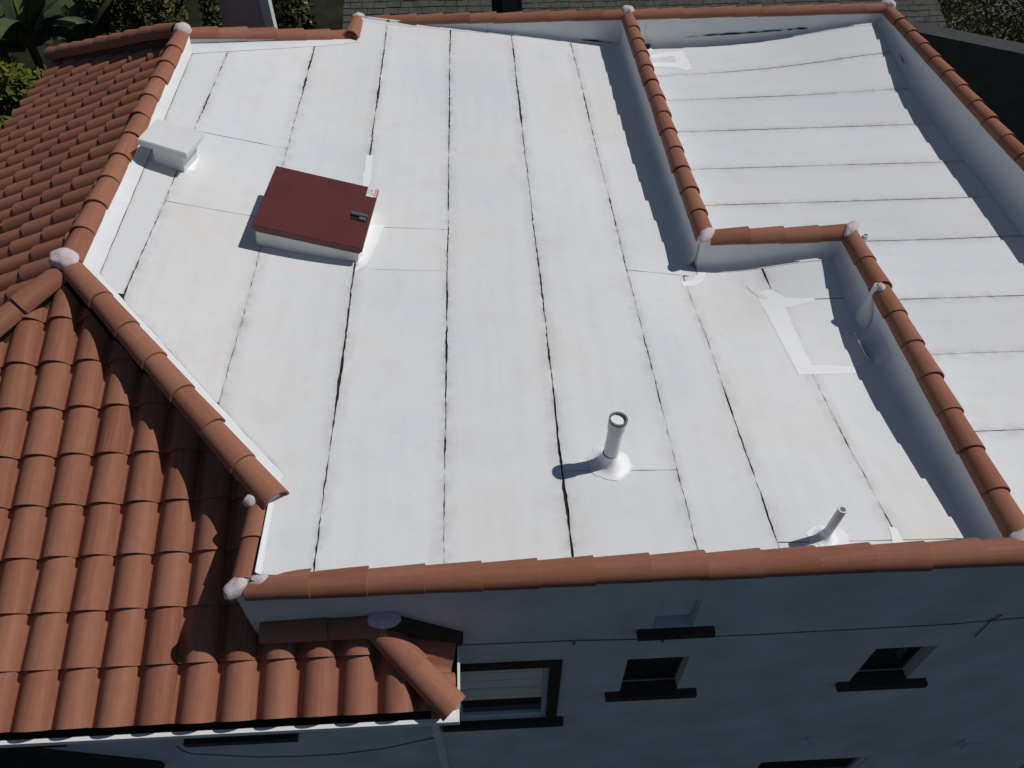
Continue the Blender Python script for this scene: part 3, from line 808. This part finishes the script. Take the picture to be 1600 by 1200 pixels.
def square_tube(bm, P, hw):
    rs = []
    for i, p in enumerate(P):
        rs.append([bm.verts.new(p+V3(a*hw, b_*hw, 0)) for a, b_ in ((-1, -1), (1, -1), (1, 1), (-1, 1))])
    for A, B in zip(rs, rs[1:]):
        for k in range(4): bm.faces.new((A[k], A[(k+1) % 4], B[(k+1) % 4], B[k]))
    bm.faces.new(rs[0]); bm.faces.new(rs[-1])
bm = bmesh.new(); square_tube(bm, [V3(-.60, 2.115, -1.06), V3(-.60, 2.115, -1.14), V3(-.66, 2.605, -1.75), V3(-.66, 2.605, -1.85)], .036); gpart(bmobj('elbow', bm, M_white), dsp)
bm = bmesh.new(); square_tube(bm, [V3(-.66, 2.606, -1.851), V3(-.66, 2.606, GZ+.0)], .036); gpart(bmobj('pipe', bm, M_white), dsp)
bm = bmesh.new(); box(bm, -.72, -.60, 2.56, 2.652, -3.0, -2.97); gpart(bmobj('strap', bm, M_white), dsp)

# ------------------------------------------------------------------ hatch
def hatch():
    p0 = atroof(418, 372); zr = lambda x, y: zmain(x, y)
    # lid corners on a plane 0.29 above the roof
    def lidpt(px, py, h):
        z = .3
        for _ in range(25):
            p = atz(px, py, z); z = .5*z+.5*(zmain(p.x, p.y)+h)
        return p
    a, b_, d_ = (atz(*q) for q in ((423, 257, .52), (584, 294, .26), (402, 353, .42)))
    ex = b_-a; ey = a-d_; ctr = d_+ex*.5+ey*.5; lx = ex.length; ly = ey.length; ex.normalize(); ey = (ey-ex*ey.dot(ex)).normalized(); ez = ex.cross(ey)
    M = Matrix(((ex.x, ey.x, ez.x, ctr.x), (ex.y, ey.y, ez.y, ctr.y), (ex.z, ey.z, ez.z, ctr.z), (0, 0, 0, 1)))
    base = empty('roof_hatch', (ctr.x, ctr.y, ctr.z-.30)); tag(base, 'dark red metal roof access hatch on a white curb', 'hatch')
    hp = lambda o, p=base: gpart(o, p)
    hx, hy = lx/2, ly/2
    m_red, t, b = newmat('dark_red_paint', .38, .4); v = coords(t)
    c1 = ramp(t, tex(t, v, 2.5, 6, .65), [(.3, (.100, .024, .023)), (.7, (.128, .033, .031))]).outputs[0]
    c1 = mix(t, ramp(t, tex(t, v, 14, 6, .7), [(.70, (0, 0, 0)), (.78, (.6, .6, .6))]).outputs[0], c1, (.22, .12, .09))
    t.links.new(c1, b.inputs['Base Color']); bump(t, b, tex(t, v, 40, 3), .05, .003)
    bm = bmesh.new(); box(bm, -hx, hx, -hy, hy, -.055, 0, M); bmesh.ops.bevel(bm, geom=bm.edges[:], offset=.005, segments=2, affect='EDGES')
    lid = hp(bmobj('lid', bm, m_red))
    bm = bmesh.new(); box(bm, -hx+.015, hx-.02, -hy+.012, hy-.02, -.085, -.056, M); hp(bmobj('frame', bm, m_red))
    bm = bmesh.new(); box(bm, -hx+.03, hx-.035, -hy+.02, hy-.03, -.42, -.0852, M); bmesh.ops.bevel(bm, geom=[e for e in bm.edges], offset=.012, segments=2, affect='EDGES')
    hp(bmobj('curb', bm, M_flash))
    # white fillet round the curb
    ring = []
    for (u, v_) in ((-1, -1), (1, -1), (1, 1), (-1, 1)):
        ring.append((M @ V3(u*(hx+.0), v_*(hy+.0), 0)).xy)
    # latch handle: raised grey lever on a dark recess
    lx0, ly0 = hx-.12, -hy*.02
    hd_ = hp(boxobj('handle_recess', hx-.20, hx-.035, ly0-.075, ly0-.015, -.001, .004, M_dark, None, 0, M))
    bm = bmesh.new(); box(bm, hx-.205, hx-.035, ly0-.018, ly0+.020, .004, .032, M); bmesh.ops.bevel(bm, geom=bm.edges[:], offset=.006, segments=2, affect='EDGES'); hp(bmobj('handle', bm, M_alu))
    bm = bmesh.new(); box(bm, hx-.115, hx-.045, ly0-.070, ly0-.025, .004, .026, M); bmesh.ops.bevel(bm, geom=bm.edges[:], offset=.006, segments=2, affect='EDGES'); hp(bmobj('padlock', bm, M_alu))
    # warning label in the far right corner
    lab = hp(boxobj('warning_label', hx-.115, hx-.002, hy-.155, hy-.004, -.001, .0016, M_white, None, 0, M))
    m_lr = simple('label_red', (.45, .06, .09), .5, 4, .05); m_lg = simple('label_grey', (.35, .35, .36), .5, 4, .1)
    bm = bmesh.new(); box(bm, hx-.034, hx-.003, hy-.154, hy-.006, .0016, .0028, M); hp(bmobj('label_band', bm, m_lr))
    bm = bmesh.new()
    for i in range(4): box(bm, hx-.028, hx-.010, hy-.145+.036*i, hy-.145+.036*i+.022, .0028, .0036, M)
    hp(bmobj('label_lettering', bm, M_white))
    bm = bmesh.new()
    for i in range(6): box(bm, hx-.108+.011*i, hx-.104+.011*i, hy-.145+.01*(i % 3), hy-.02-.012*(i % 2), .0016, .0024, M)
    for i in range(2): box(bm, hx-.075+.02*i, hx-.064+.02*i, hy-.07-.05*i, hy-.045-.05*i, .0024, .0032, M)
    hp(bmobj('label_print', bm, m_lg))
hatch()

# ------------------------------------------------------------------ vent box on the left edge
def ventbox():
    def pt(px, py, z): return atz(px, py, z)
    # top: (251,186) (305,200) (294,240) (218,218)
    zt = .92
    a, b_, c_, d_ = (pt(*q, zz) for q, zz in (((252, 187), .78), ((305, 203), .68), ((294, 241), .66), ((217, 218), .78)))
    ctr = (a+b_+c_+d_)/4; ex = (c_-d_); lx = ex.length; ex.normalize()
    ey = ((a-d_)+(b_-c_))*.5; ey -= ex*ey.dot(ex); ly = ey.length; ey.normalize(); ez = ex.cross(ey)
    M = Matrix(((ex.x, ey.x, ez.x, ctr.x), (ex.y, ey.y, ez.y, ctr.y), (ex.z, ey.z, ez.z, ctr.z), (0, 0, 0, 1)))
    base = empty('roof_vent', (ctr.x, ctr.y, zmain(ctr.x, ctr.y))); tag(base, 'squat white capped vent stack beside the left tile ridge', 'vent')
    hx, hy = lx/2, ly/2
    bm = bmesh.new(); box(bm, -hx, hx, -hy, hy, -.075, 0, M); bmesh.ops.bevel(bm, geom=bm.edges[:], offset=.008, segments=2, affect='EDGES'); gpart(bmobj('cap', bm, M_mem), base)
    bm = bmesh.new(); box(bm, -hx+.13, hx-.07, -hy+.05, hy-.06, -.42, -.0752, M); gpart(bmobj('stack', bm, M_flash), base)
ventbox()

# ------------------------------------------------------------------ pipes
def pipe(name, label, base, top, r, rim, group=None, mat=M_pvc, boot=True, seed=0, flat_disc=True):
    e = empty(name, tuple(base)); tag(e, label, 'vent pipe', group)
    d = (top-base).normalized(); bm = bmesh.new(); seg = 24
    b0 = base-d*.06
    M = frame_mat(b0, d, V3(0, 1, 0)) 
    L = (top-b0).length
    def ring(y, rr): return [bm.verts.new(M @ V3(rr*math.cos(2*math.pi*k/seg), y, rr*math.sin(2*math.pi*k/seg))) for k in range(seg)]
    def join(A, B):
        for k in range(seg): bm.faces.new((A[k], A[(k+1) % seg], B[(k+1) % seg], B[k]))
    if rim:
        Rs = [ring(0, r), ring(L-.115, r), ring(L-.11, r*1.16), ring(L, r*1.18), ring(L, r*1.0), ring(L-.025, r*.98)]
    else:
        Rs = [ring(0, r), ring(L, r), ring(L, r*.66), ring(L-.12, r*.64)]
    for A, B in zip(Rs, Rs[1:]): join(A, B)
    o = gpart(bmobj('pipe_body', bm, mat, None, False), e)
    for p in o.data.polygons: p.use_smooth = True
    o.data.set_sharp_from_angle(angle=R(30))
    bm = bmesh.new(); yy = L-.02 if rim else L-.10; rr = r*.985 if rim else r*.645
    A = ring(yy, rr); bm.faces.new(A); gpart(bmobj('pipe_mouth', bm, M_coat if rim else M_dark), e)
    if rim:
        bm = bmesh.new(); A, B = ring(L+.0015, r*1.20), ring(L+.0015, r*.97); join(A, B); Cq, Dq = ring(L-.02, r*1.20), ring(L-.02, r*.97)
        join(Cq, A); join(B, Dq); gpart(bmobj('rim_seal', bm, M_rubber), e)
    if boot:
        bm = bmesh.new(); prof = [(1.0, .13), (1.12, .08), (1.5, .035), (2.2, .012), (2.9, .003)]; pr = None
        for q, hh in prof:
            A = []
            for k in range(seg):
                a = 2*math.pi*k/seg; rr = r*(q+(q-1)*.25*n1(k*.7, seed))
                x, y = base.x+rr*math.cos(a), base.y+rr*math.sin(a); A.append(bm.verts.new((x, y, zmain(x, y)+hh*r/.045*.8+.0005)))
            if pr: join(pr, A)
            pr = A
        gpart(bmobj('boot', bm, M_coat, None, True), e)
    return e
pb = atroof(951, 724); pt_ = aty(966, 661, pb.y-.0)
pt_ = Vector((pb.x+.03, pb.y+.02, .40))
pipe('vent_pipe', 'white vent pipe with wide grey-rimmed cap and white painted boot', pb, pt_, .062, True, seed=1)
disc(roofA, pb+V3(.03, -.03, 0), .155, .13, 31)
pb2 = atroof(1289, 838)
pipe('vent_pipe', 'thin open white vent pipe standing near the front parapet', pb2, Vector((pb2.x+.02, pb2.y, .17)), .033, False, seed=2)
disc(roofA, pb2+V3(.02, .0, 0), .17, .10, 37)
# pipe through the cap tiles, and the grey stub behind the jog
p3 = V3(3.85, 5.62, -.04)
e3 = pipe('vent_pipe', 'stained thin pipe bedded into the cap tiles of the stepped parapet', p3, V3(3.845, 5.615, .035), .028, False, mat=M_flash, boot=False)
bm = bmesh.new(); prv = None
for (cx, cyy, cz, rx, ry) in ((3.847, 5.617, .03, .031, .033), (3.845, 5.615, -.03, .034, .040), (3.84, 5.60, -.12, .034, .06), (3.83, 5.58, -.20, .045, .09), (3.825, 5.56, -.28, .055, .11), (3.815, 5.55, zmain(3.81, 5.55)-.01, .075, .14)):
    rg_ = [bm.verts.new((cx+rx*math.cos(a)*(1+.15*n1(k, cz)), cyy+ry*math.sin(a)*(1+.2*n1(k*.7, cz+3)), cz)) for k in range(16) for a in [2*math.pi*k/16]]
    if prv:
        for k in range(16): bm.faces.new((prv[k], prv[(k+1) % 16], rg_[(k+1) % 16], rg_[k]))
    prv = rg_
bt = bmobj('boot', bm, M_flash, None, True); gpart(bt, e3)
b3 = blob(e3, V3(3.875, 5.60, .02), (.05, .06, .035), 0, 15); b3.matrix_parent_inverse = Matrix.Translation(-e3.location)
p4 = V3(4.22, 6.82, zright(4.22, 6.82)); tp = atz(1353, 367, -.02)
p4 = V3(tp.x, tp.y, zright(tp.x, tp.y))
pipe('vent_pipe', 'short grey vent stub behind the stepped parapet corner', p4, V3(tp.x, tp.y, -.02), .034, False, boot=False)
# scupper: bent flashing box against the stepped parapet
sc_ = empty('scupper', (3.78, 5.05, zmain(3.78, 5.05))); tag(sc_, 'bent white sheet-metal scupper at the foot of the parapet wall', 'scupper')
zq = zmain(3.7, 5.1)
def hull(name, pts):
    bm = bmesh.new()
    for p in pts: bm.verts.new(p)
    bmesh.ops.convex_hull(bm, input=bm.verts[:]); bmesh.ops.bevel(bm, geom=bm.edges[:], offset=.008, segments=2, affect='EDGES')
    return gpart(bmobj(name, bm, M_flash), sc_)
hull('sloped_back', [V3(3.85, 4.95, zq+.17), V3(3.85, 5.32, zq+.17), V3(3.85, 4.93, zq-.02), V3(3.85, 5.34, zq-.02), V3(3.70, 4.97, zq-.02), V3(3.69, 5.30, zq-.02), V3(3.72, 4.97, zq+.03), V3(3.71, 5.30, zq+.03)])
hull('bent_flap', [V3(3.715, 4.98, zq), V3(3.705, 5.26, zq), V3(3.70, 4.98, zq), V3(3.69, 5.26, zq), V3(3.63, 5.0, zq+.115), V3(3.61, 5.29, zq+.13), V3(3.61, 5.0, zq+.105), V3(3.59, 5.29, zq+.12)])
hull('toe_flap', [V3(3.60, 5.02, zq-.02), V3(3.50, 5.0, zq-.02), V3(3.62, 4.93, zq-.02), V3(3.51, 4.92, zq-.02), V3(3.60, 4.97, zq+.045), V3(3.54, 4.96, zq+.03)])
# drain stub in the far corner of the second roof
dr = empty('roof_drain', (2.53, 11.7, zright(2.53, 11.7))); tag(dr, 'small black drain outlet at the foot of the dividing parapet', 'drain')
bm = bmesh.new(); q = atroof(1011, 76, zright); tube(bm, [q+V3(0, 0, -.03), q+V3(0, 0, .06)], [.05, .045], 12); gpart(bmobj('outlet', bm, M_dark), dr)
bm = bmesh.new(); tube(bm, [q+V3(0, 0, .0), q+V3(0, 0, .012)], [.085, .075], 14); gpart(bmobj('collar', bm, M_coat), dr)

# ------------------------------------------------------------------ cables and small fixtures on the facade
def cable(name, pts, rad, label, parent=None):
    bm = bmesh.new(); P = []
    for a, b_ in zip(pts, pts[1:]):
        for k in range(8): P.append(a.lerp(b_, k/8)+V3(0, 0, .006*n1((a.x+k)*3.1, 4)))
    P.append(pts[-1]); tube(bm, P, rad, 6)
    o = bmobj(name, bm, M_cable); tag(o, label, 'cable'); return o
cable('wall_cable', [aty(*p, YW-.006) for p in ((721, 1008), (900, 1001), (1040, 998), (1180, 992), (1330, 984), (1480, 976), (1600, 965), (1700, 961))], .0042, 'thin dark cable clipped straight across the upper facade')
cable('cable_tail', [aty(*p, YW-.012) for p in ((1565, 961), (1548, 970), (1536, 982), (1524, 994))], .006, 'short loose cable end tied at the right of the upper facade')
cable('sagging_cable', [aty(*p, YW-.008) for p in ((276, 1166), (284, 1173), (300, 1178), (400, 1183), (470, 1182), (535, 1178), (600, 1170), (655, 1158), (690, 1150))], .0055, 'thin dark cable sagging across the wall below the gutter')
def wallbox(p, s, label, name='junction_box'):
    e = empty(name, tuple(p)); tag(e, label, 'box')
    gpart(boxobj('body', p.x-s, p.x+s, YW-.07, YW-.001, p.z-s, p.z+s, M_stucco, bevel=.006), e)
    gpart(boxobj('lid', p.x-s*1.06, p.x+s*1.06, YW-.08, YW-.071, p.z-s*1.06, p.z+s*1.06, M_stucco), e)
wallbox(aty(1517, 1157, YW), .11, 'square painted junction box on the right of the lower facade')
wallbox(aty(1266, 1152, YW), .035, 'tiny painted box above the lower window')
# clips
for px_, py_, lb in ((1036, 1000, 'tiny dark clip on the straight facade cable below the louver vent'), (897, 1003, 'tiny dark clip on the straight facade cable right of the blind window')):
    p = aty(px_, py_, YW-.012); ck = boxobj('cable_clip', p.x-.008, p.x+.008, YW-.018, YW-.001, p.z-.05, p.z+.01, M_cable)
    tag(ck, lb, 'clip', 'cable clips on the facade')

# ================================================================== BACKGROUND
M_leafA = None
def mat_leaf(name, c0, c1, rough=.65):
    m, t, b = newmat(name, rough, .06); v = coords(t)
    c = ramp(t, tex(t, v, 3.0, 4, .6), [(.3, c0), (.7, c1)])
    t.links.new(c.outputs[0], b.inputs['Base Color'])
    return m
M_bush = mat_leaf('bush_leaf', (.055, .062, .022), (.16, .155, .06))
M_lime = mat_leaf('lime_leaf', (.07, .10, .015), (.17, .17, .03))
M_banana = mat_leaf('banana_leaf', (.04, .068, .03), (.10, .13, .065))
M_bark = simple('bark', (.06, .045, .03), .9, 12, .3, .5)
def leaf_cloud(c, rad, n, size, seed):
    rg = random.Random(seed); V = []; F = []
    for i in range(n):
        while True:
            p = Vector((rg.uniform(-1, 1), rg.uniform(-1, 1), rg.uniform(-1, 1)))
            l = p.length
            if l < 1: break
        p = p*(max(l, .35)**-.35)
        k = 1+.35*noise.noise(p*2.1+Vector((seed, 0, 0)))
        if noise.noise(p*3.3+Vector((0, seed, 0))) < -.22: continue
        P = Vector((c.x+p.x*rad[0]*k, c.y+p.y*rad[1]*k, c.z+p.z*rad[2]*k))
        d = Vector((rg.gauss(0, 1), rg.gauss(0, 1), rg.gauss(.3, .8))).normalized(); s = d.orthogonal().normalized()
        s.rotate(Matrix.Rotation(rg.uniform(0, 6.28), 3, d)); L = size*rg.uniform(.6, 1.5); W = L*.28
        a = len(V); nrm = d.cross(s)
        V += [P, P+d*L*.5+s*W+nrm*W*.3, P+d*L, P+d*L*.5-s*W+nrm*W*.3]; F += [(a, a+1, a+2), (a, a+2, a+3)]
    return mesh('foliage', V, F)
def shrub(name, label, c, rad, n, size, mat, seed, cat='bush', group=None):
    e = empty(name, (c.x, c.y, GZ)); tag(e, label, cat, group)
    o = link('foliage', leaf_cloud(c, rad, n, size, seed), mat); o['kind'] = 'stuff'; gpart(o, e)
    bm = bmesh.new(); rg = random.Random(seed)
    for i in range(5):
        q = Vector((c.x+rg.uniform(-.5, .5)*rad[0], c.y+rg.uniform(-.5, .5)*rad[1], c.z+rg.uniform(-.2, .5)*rad[2]))
        b0 = Vector((c.x+rg.uniform(-.15, .15), c.y+rg.uniform(-.15, .15), GZ))
        mm = b0.lerp(q, .5)+Vector((rg.uniform(-.2, .2), rg.uniform(-.2, .2), .2)); tube(bm, [b0, mm, q], [.09, .06, .02], 6)
    gpart(bmobj('trunk', bm, M_bark), e)
    return e
# --- bushes: (pixel centre, depth)
def cy(px, py, y): return aty(px, py, y)
shrub('bush', 'dry grey-green feathery bush behind the far tile hip', cy(195, 4, 17.5), (1.15, 1.2, 1.4), 22000, .11, M_bush, 3)
shrub('bush', 'dark leafy bush between the reddish wall and the shingle roof', cy(452, 10, 20.5), (.42, .6, 1.3), 6000, .12, M_bush, 5)
shrub('bush', 'narrow dark bush left of the reddish wall', cy(330, 22, 18.9), (.13, .3, .9), 1500, .11, M_bush, 6)
shrub('bush', 'speckled bush behind the grey garden wall on the right', cy(1575, 42, 23.5), (2.6, 1.8, 1.9), 26000, .10, M_bush, 7)
shrub('bush', 'bright lime-green bush beside the left tile eave', cy(-5, 180, 13.2), (1.15, 1.0, .9), 9000, .16, M_lime, 9)
# --- banana plants
def banana_leaf(bm, base, dirv, L, W, droop, seed):
    rg = random.Random(seed); n = 14; d = dirv.normalized(); side = d.cross(Vector((0, 0, 1))).normalized()
    P = []; p = base.copy(); cur = d.copy()
    for i in range(n+1):
        P.append(p.copy()); p = p+cur*(L/n); cur = (cur+Vector((0, 0, -droop/n))).normalized()
    rows_ = []
    for i, q in enumerate(P):
        t_ = i/n; wv = W*math.sin(math.pi*min(1, .06+.94*t_)**.8)**.7 if t_ < 1 else .01
        upv = Vector((0, 0, 1))
        ws = []
        for s in (-1, -.5, 0, .5, 1):
            tear = 1-.25*max(0, noise.noise(Vector((i*1.7, s*2, seed))))
            ws.append(bm.verts.new(q+side*wv*s*tear+upv*(-.30*abs(s)*wv+(0.02 if s == 0 else 0))))
        rows_.append(ws)
    for i, (A, B) in enumerate(zip(rows_, rows_[1:])):
        for k in range(4):
            if abs(k-1.5) > 1 and rg.random() < .12: continue
            bm.faces.new((A[k], A[k+1], B[k+1], B[k]))
    return P
def banana(label, foot, crown, nleaf, seed, L=2.0):
    e = empty('banana_plant', (foot.x, foot.y, GZ)); tag(e, label, 'plant')
    rg = random.Random(seed); bm = bmesh.new()
    tube(bm, [Vector((foot.x, foot.y, GZ)), foot.lerp(crown, .5), crown], [.17, .13, .08], 10); gpart(bmobj('trunk', bm, M_bark, None, True), e)
    for i in range(nleaf):
        a = 2*math.pi*(i+rg.uniform(-.3, .3))/nleaf; el = rg.uniform(.3, 1.2)
        d = Vector((math.cos(a)*math.cos(el), math.sin(a)*math.cos(el), math.sin(el)))
        bm = bmesh.new(); P = banana_leaf(bm, crown+d*.1, d, L*rg.uniform(.75, 1.15), .27*rg.uniform(.8, 1.2), rg.uniform(.9, 2.0), seed*10+i)
        lf = bmobj('leaf', bm, M_banana, None, True); gpart(lf, e)
        bm = bmesh.new(); tube(bm, [crown]+P[:-1], [.03]*6+[.015]*(len(P)-6), 5); gpart(bmobj('leaf_stalk', bm, M_lime), e)
k1 = cy(50, 75, 15.0); banana('tall banana plant with torn drooping leaves beyond the tile eave', Vector((k1.x, k1.y, GZ)), k1, 11, 2, 2.3)
k2 = cy(-15, 40, 16.8); banana('banana plant with upright paddle leaves behind the torn-leaved one', Vector((k2.x, k2.y, GZ)), k2, 9, 4, 2.5)
k3 = cy(120, 35, 16.2); banana('low banana plant tucked behind the corner of the tile hip', Vector((k3.x, k3.y, GZ)), k3+Vector((0, 0, -.5)), 7, 6, 1.5)
# --- reddish neighbour wall with a white corner board
M_red = simple('reddish_stucco', (.66, .43, .40), .9, 4, .08, .4, .01)
nb = empty('neighbour_house', (0, 20, GZ)); 
a, b_ = aty(338, 45, 19.5), aty(416, 45, 19.5)
nb.location = (a.x, 19.5, GZ); tag(nb, 'plain reddish stucco house side with a white corner board', 'house')
gpart(boxobj('wall', a.x, b_.x-.002, 19.5, 25, GZ, 1.6, M_red), nb)
cw = aty(430, 45, 19.5).x-b_.x
gpart(boxobj('corner_board', b_.x, b_.x+cw, 19.45, 19.75, GZ, 1.6, M_white), nb)
gpart(boxobj('roof', a.x-.3, b_.x+.5, 19.0, 25.3, 1.602, 1.75, M_brown), nb)
# --- shingle roofs of the neighbours behind
def mat_shingle():
    m, t, b = newmat('grey_shingle', .95, .1); v = coords(t)
    n = tex(t, v, 4, 6, .7); c = ramp(t, n, [(.3, (.06, .059, .053)), (.7, (.12, .117, .106))]); t.links.new(c.outputs[0], b.inputs['Base Color'])
    bump(t, b, tex(t, v, 30, 5, .7), .6, .02); return m
M_sh = mat_shingle()
def shingle_house(name, label, eave, ridge, x0, x1, seed):
    """roof slope that faces the camera: eave and ridge are (y, z); each course of shingles has its own butt edge"""
    e = empty(name, ((x0+x1)/2, (eave[0]+ridge[0])/2, GZ)); tag(e, label, 'house')
    rg = random.Random(seed)
    gpart(boxobj('wall', x0+.4, x1-.4, eave[0]+.4, 2*ridge[0]-eave[0]-.4, GZ, eave[1]-.1, M_stucco), e)
    bm = bmesh.new(); sl = Vector((0, ridge[0]-eave[0], ridge[1]-eave[1])); L = sl.length; d = sl/L; nrm = Vector((0, -d.z, d.y))
    n = int(L/.2)
    for r in range(n):
        x = x0+rg.uniform(-.3, 0)
        while x < x1:
            wv = rg.uniform(.22, .38); xa, xb = max(x, x0), min(x+wv-.012, x1)
            if xb > xa+.02:
                p = Vector((0, eave[0], eave[1]))+d*(r*.2); h = rg.uniform(.016, .030); o_ = rg.uniform(-.015, .015)
                A = p+nrm*h+d*o_; B = p+d*.25+nrm*.004
                q = [bm.verts.new((xx, P.y, P.z)) for xx, P in ((xa, A), (xb, A), (xb, B), (xa, B))]; bm.faces.new(q)
                q2 = [bm.verts.new((xx, P.y, P.z)) for xx, P in ((xa, A), (xa, A-nrm*.03), (xb, A-nrm*.03), (xb, A))]; bm.faces.new(q2)
            x += wv
    sg = bmobj('shingles', bm, M_sh); sg['kind'] = 'stuff'; gpart(sg, e)
    bm = bmesh.new(); pr = [(eave[0], eave[1]-.02), (ridge[0], ridge[1]-.02), (2*ridge[0]-eave[0], eave[1]-.02)]
    A = [bm.verts.new((x0, y, z)) for y, z in pr]; B = [bm.verts.new((x1, y, z)) for y, z in pr]
    bm.faces.new((A[0], B[0], B[1], A[1])); bm.faces.new((A[1], B[1], B[2], A[2])); bm.faces.new(A); bm.faces.new(B[::-1])
    gpart(bmobj('roof', bm, M_sh), e)
    gpart(boxobj('fascia', x0, x1, eave[0]-.04, eave[0]-.001, eave[1]-.2, eave[1]+.01, M_white), e)
    return e
xs0 = aty(508, 20, 16.5).x
shingle_house('neighbour_house', 'grey shingle roofed house behind the step in the far parapet', (14.6, -4.2), (20.6, -1.8), xs0, aty(772, 10, 16.5).x, 1)
h2 = shingle_house('neighbour_house', 'low grey shingle roofed house with pale fascia behind the far parapet', (19.2, -4.2), (25, -1.9), aty(820, 8, 20).x, aty(1500, 4, 20).x, 2)
bp = aty(1035, 8, 18.6); bm = bmesh.new(); tube(bm, [Vector((bp.x, 18.6, GZ)), Vector((bp.x, 18.6, -2.6))], .035, 8)
po = bmobj('pole', bm, M_white); tag(po, 'thin white pole in front of the pale fascia', 'pole')
# paving behind the house, garden wall on the right
M_pave = simple('rough_paving', (.10, .097, .09), .95, 3, .3, .6, .03)
pv = boxobj('paving', 1.0, 30, 12.6, 40, GZ+.004, GZ+.03, M_pave); pv['kind'] = 'structure'
gw = empty('garden_wall', (12, 14.5, GZ)); tag(gw, 'long dark grey-green garden wall beside the right parapet', 'wall')
M_gw = simple('grey_green_render', (.05, .056, .05), .9, 2.5, .2, .4, .01)  # dark grey-green render with mild tone variation
A_ = atz(1425, 40, -3.6); B_ = atz(1640, 84, -3.6)
d = (B_-A_).normalized(); A_ = A_-d*.8; B_ = B_+d*4; s = Vector((d.y, -d.x, 0))
def slab(A, B, o0, o1, z0, z1):
    bm = bmesh.new(); vs = []
    for z in (z0, z1):
        for P, o_ in ((A, o0), (B, o0), (B, o1), (A, o1)): vs.append(bm.verts.new((P.x+s.x*o_, P.y+s.y*o_, z)))
    for f in ((3, 2, 1, 0), (4, 5, 6, 7), (0, 1, 5, 4), (1, 2, 6, 5), (2, 3, 7, 6), (3, 0, 4, 7)): bm.faces.new([vs[i] for i in f])
    return bm
gpart(bmobj('wall_body', slab(A_, B_, 0.02, .28, GZ, -3.70), M_gw), gw); gpart(bmobj('coping', slab(A_, B_, -.30, .32, -3.699, -3.6), M_gw), gw)
